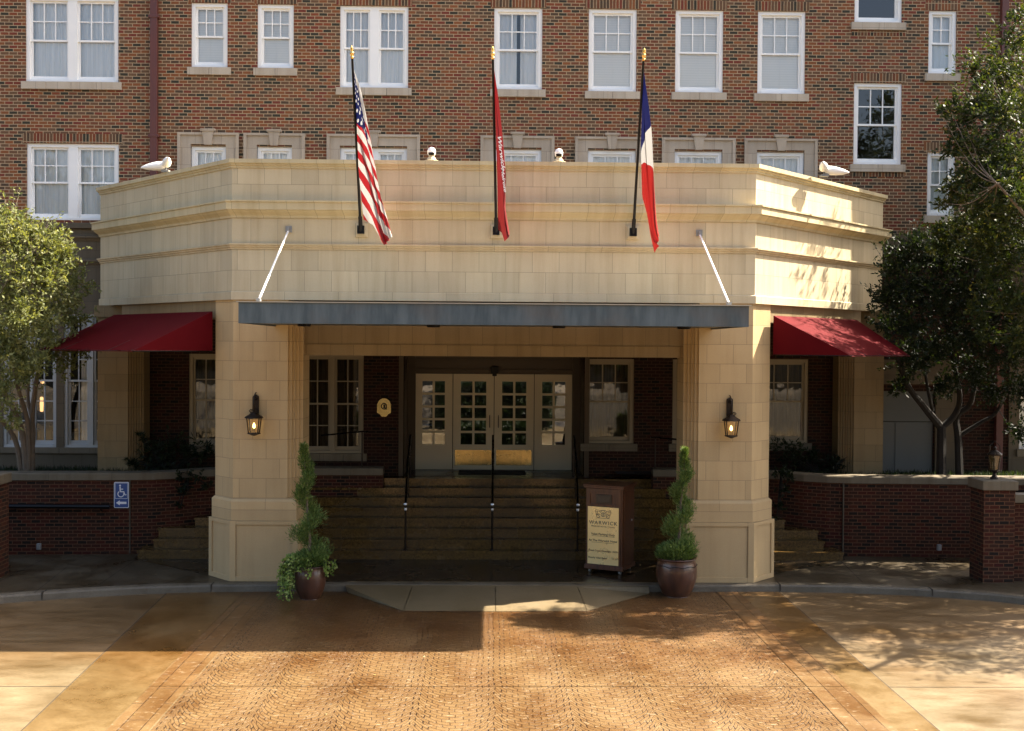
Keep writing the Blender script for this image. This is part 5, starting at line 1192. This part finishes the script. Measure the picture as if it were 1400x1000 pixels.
# ------------------------------------------------------------------ across the drive, behind the camera (seen in the glass)
m = MB()
t = thing('board_fence', 'pale vertical board fence across the drive seen in the door glass', 'fence', (0, -29, -.12))
m = MB()
for k in range(-120, 120): x = k*.19; m.box(x, x+.17, -.012, .012, .1, 1.9+.04*sin(k*1.7), 'd')
m.build('boards', simple('fence_boards', (.30, .26, .20), .8, var=.3, scale=4), t)
m = MB(); m.box(-22.8, 22.8, -.06, -.015, .4, .5); m.box(-22.8, 22.8, -.06, -.015, 1.5, 1.6); m.build('rails', M['bark'], t)
for k in range(-11, 12): m = MB(); m.box(k*2.05-.05, k*2.05+.05, -.16, -.062, 0, 1.85); m.build('post', M['bark'], t)
def bush(x, y, w, h, label):
    t = thing('clipped_hedge', label, 'hedge', (x, y, -.12), 0, 'hedges across the drive'); L = Leaves(); m = MB()  # also makes the two added hedges, vehicle stand-in and unseen island
    for i in range(9000):
        u, v, q = RN.uniform(-w, w), RN.uniform(-.6, .6), RN.uniform(.05, h)
        if RN.random() < .8:
            k = RN.random()
            if k < .45: v = .6+RN.gauss(0, .04)
            elif k < .8: q = h+RN.gauss(0, .05)
            else: u = RN.choice((-w, w))+RN.gauss(0, .05)
        L.leaf(Vector((u, v, q)), rdir(), rdir(), .14, .09, RN.random())
    for i in range(int(w*2)): m.tube([(-w+i+.5, 0, 0), (-w+i+.5, 0, h*.8)], .04, 5)
    m.box(-w+.15, w-.15, -.45, .45, .1, h-.15); m.build('stems', M['bark_d'], t); L.build('foliage', M['leaf_dark'], t)
bush(.1, -26.5, 3.0, 2.4, 'tall dark hedge added across the drive in place of a vehicle reflected in the doors'); bush(.1, -15.2, 1.35, 1.0, 'small dark hedge added unseen in the drive to darken the door reflections'); bush(-9.5, -26.8, 3.0, .9, 'low clipped hedge across the drive to the left'); bush(9.5, -26.8, 3.0, .9, 'low clipped hedge across the drive to the right')  # tall hedge stands for a dark vehicle; island hedge added to darken door glass
L = Leaves(); m = MB()
for k in range(20):
    c = Vector((RN.gauss(0, 2.0), RN.gauss(0, 1.4), RN.uniform(2.6, 10.5))); clump(L, c, RN.uniform(1.4, 2.4), 420, .34, .6)
    limb(m, [(0, 0, 3.5), (c.x*.4, c.y*.4, c.z*.7), c], .12, .04, 6)
limb(m, [(0, 0, 0), (.1, .1, 2), (0, 0, 4), (.2, 0, 7)], .35, .12, 10)
tr0 = thing('shade_tree', '', 'tree', (-19, -33, -.12), 0, 'shade trees across the drive'); m.build('trunk', M['bark_d'], tr0, smooth=True); L.build('crown', M['leaf_oak'], tr0)
labs = ['far left', 'second from left', 'left of centre', 'centre', 'right of centre', 'second from right', 'far right']
for k in range(7):
    o = tr0 if k == 0 else copy_tree(tr0)
    o.location = (-21+7*k+RN.uniform(-.6, .6), -33.5+RN.uniform(-1, 1), -.12); o.rotation_euler = (0, 0, k*1.3); o.scale = (1.35, 1.35, RN.uniform(1.0, 1.3))
    o['label'] = 'tall shade tree beyond the board fence, '+labs[k]+' of the row'
SUN = 5.0; SKY = .085; EXPO = 2.25
# ================================================================== CAMERA, LIGHT, RENDER
cam = bpy.data.cameras.new('camera'); co = bpy.data.objects.new('camera', cam); COL.objects.link(co)
mt = Matrix((CR, CU, -CW)).transposed().to_4x4(); mt.translation = CAM; co.matrix_world = mt
cam.sensor_width = 36; cam.lens = FPX/1400*36; cam.clip_end = 2000; cam.clip_start = .1
S.camera = co
sd = Vector((.644, .2, .738)).normalized()
sun = bpy.data.lights.new('sun', 'SUN'); sun.energy = SUN; sun.angle = radians(.5); sun.color = (1, .90, .74)
so = bpy.data.objects.new('sun', sun); COL.objects.link(so); so.rotation_euler = sd.to_track_quat('Z', 'Y').to_euler(); so.location = sd*40
wd = bpy.data.worlds.new('World'); S.world = wd; wd.use_nodes = True; nt = wd.node_tree
sk = nt.nodes.new('ShaderNodeTexSky'); sk.sky_type = 'NISHITA'; sk.sun_disc = False; sk.sun_elevation = math.asin(sd.z); sk.sun_rotation = atan2(sd.x, sd.y)
sk.air_density = 1.0; sk.dust_density = 5.0; sk.ozone_density = .4
bg = nt.nodes['Background']; bg.inputs[1].default_value = SKY; nt.links.new(sk.outputs[0], bg.inputs[0])
S.render.engine = 'CYCLES'
vs = S.view_settings; vs.view_transform = 'Standard'; vs.look = 'None'; vs.gamma = 1; vs.exposure = EXPO
S.render.resolution_x = 1024; S.render.resolution_y = 731
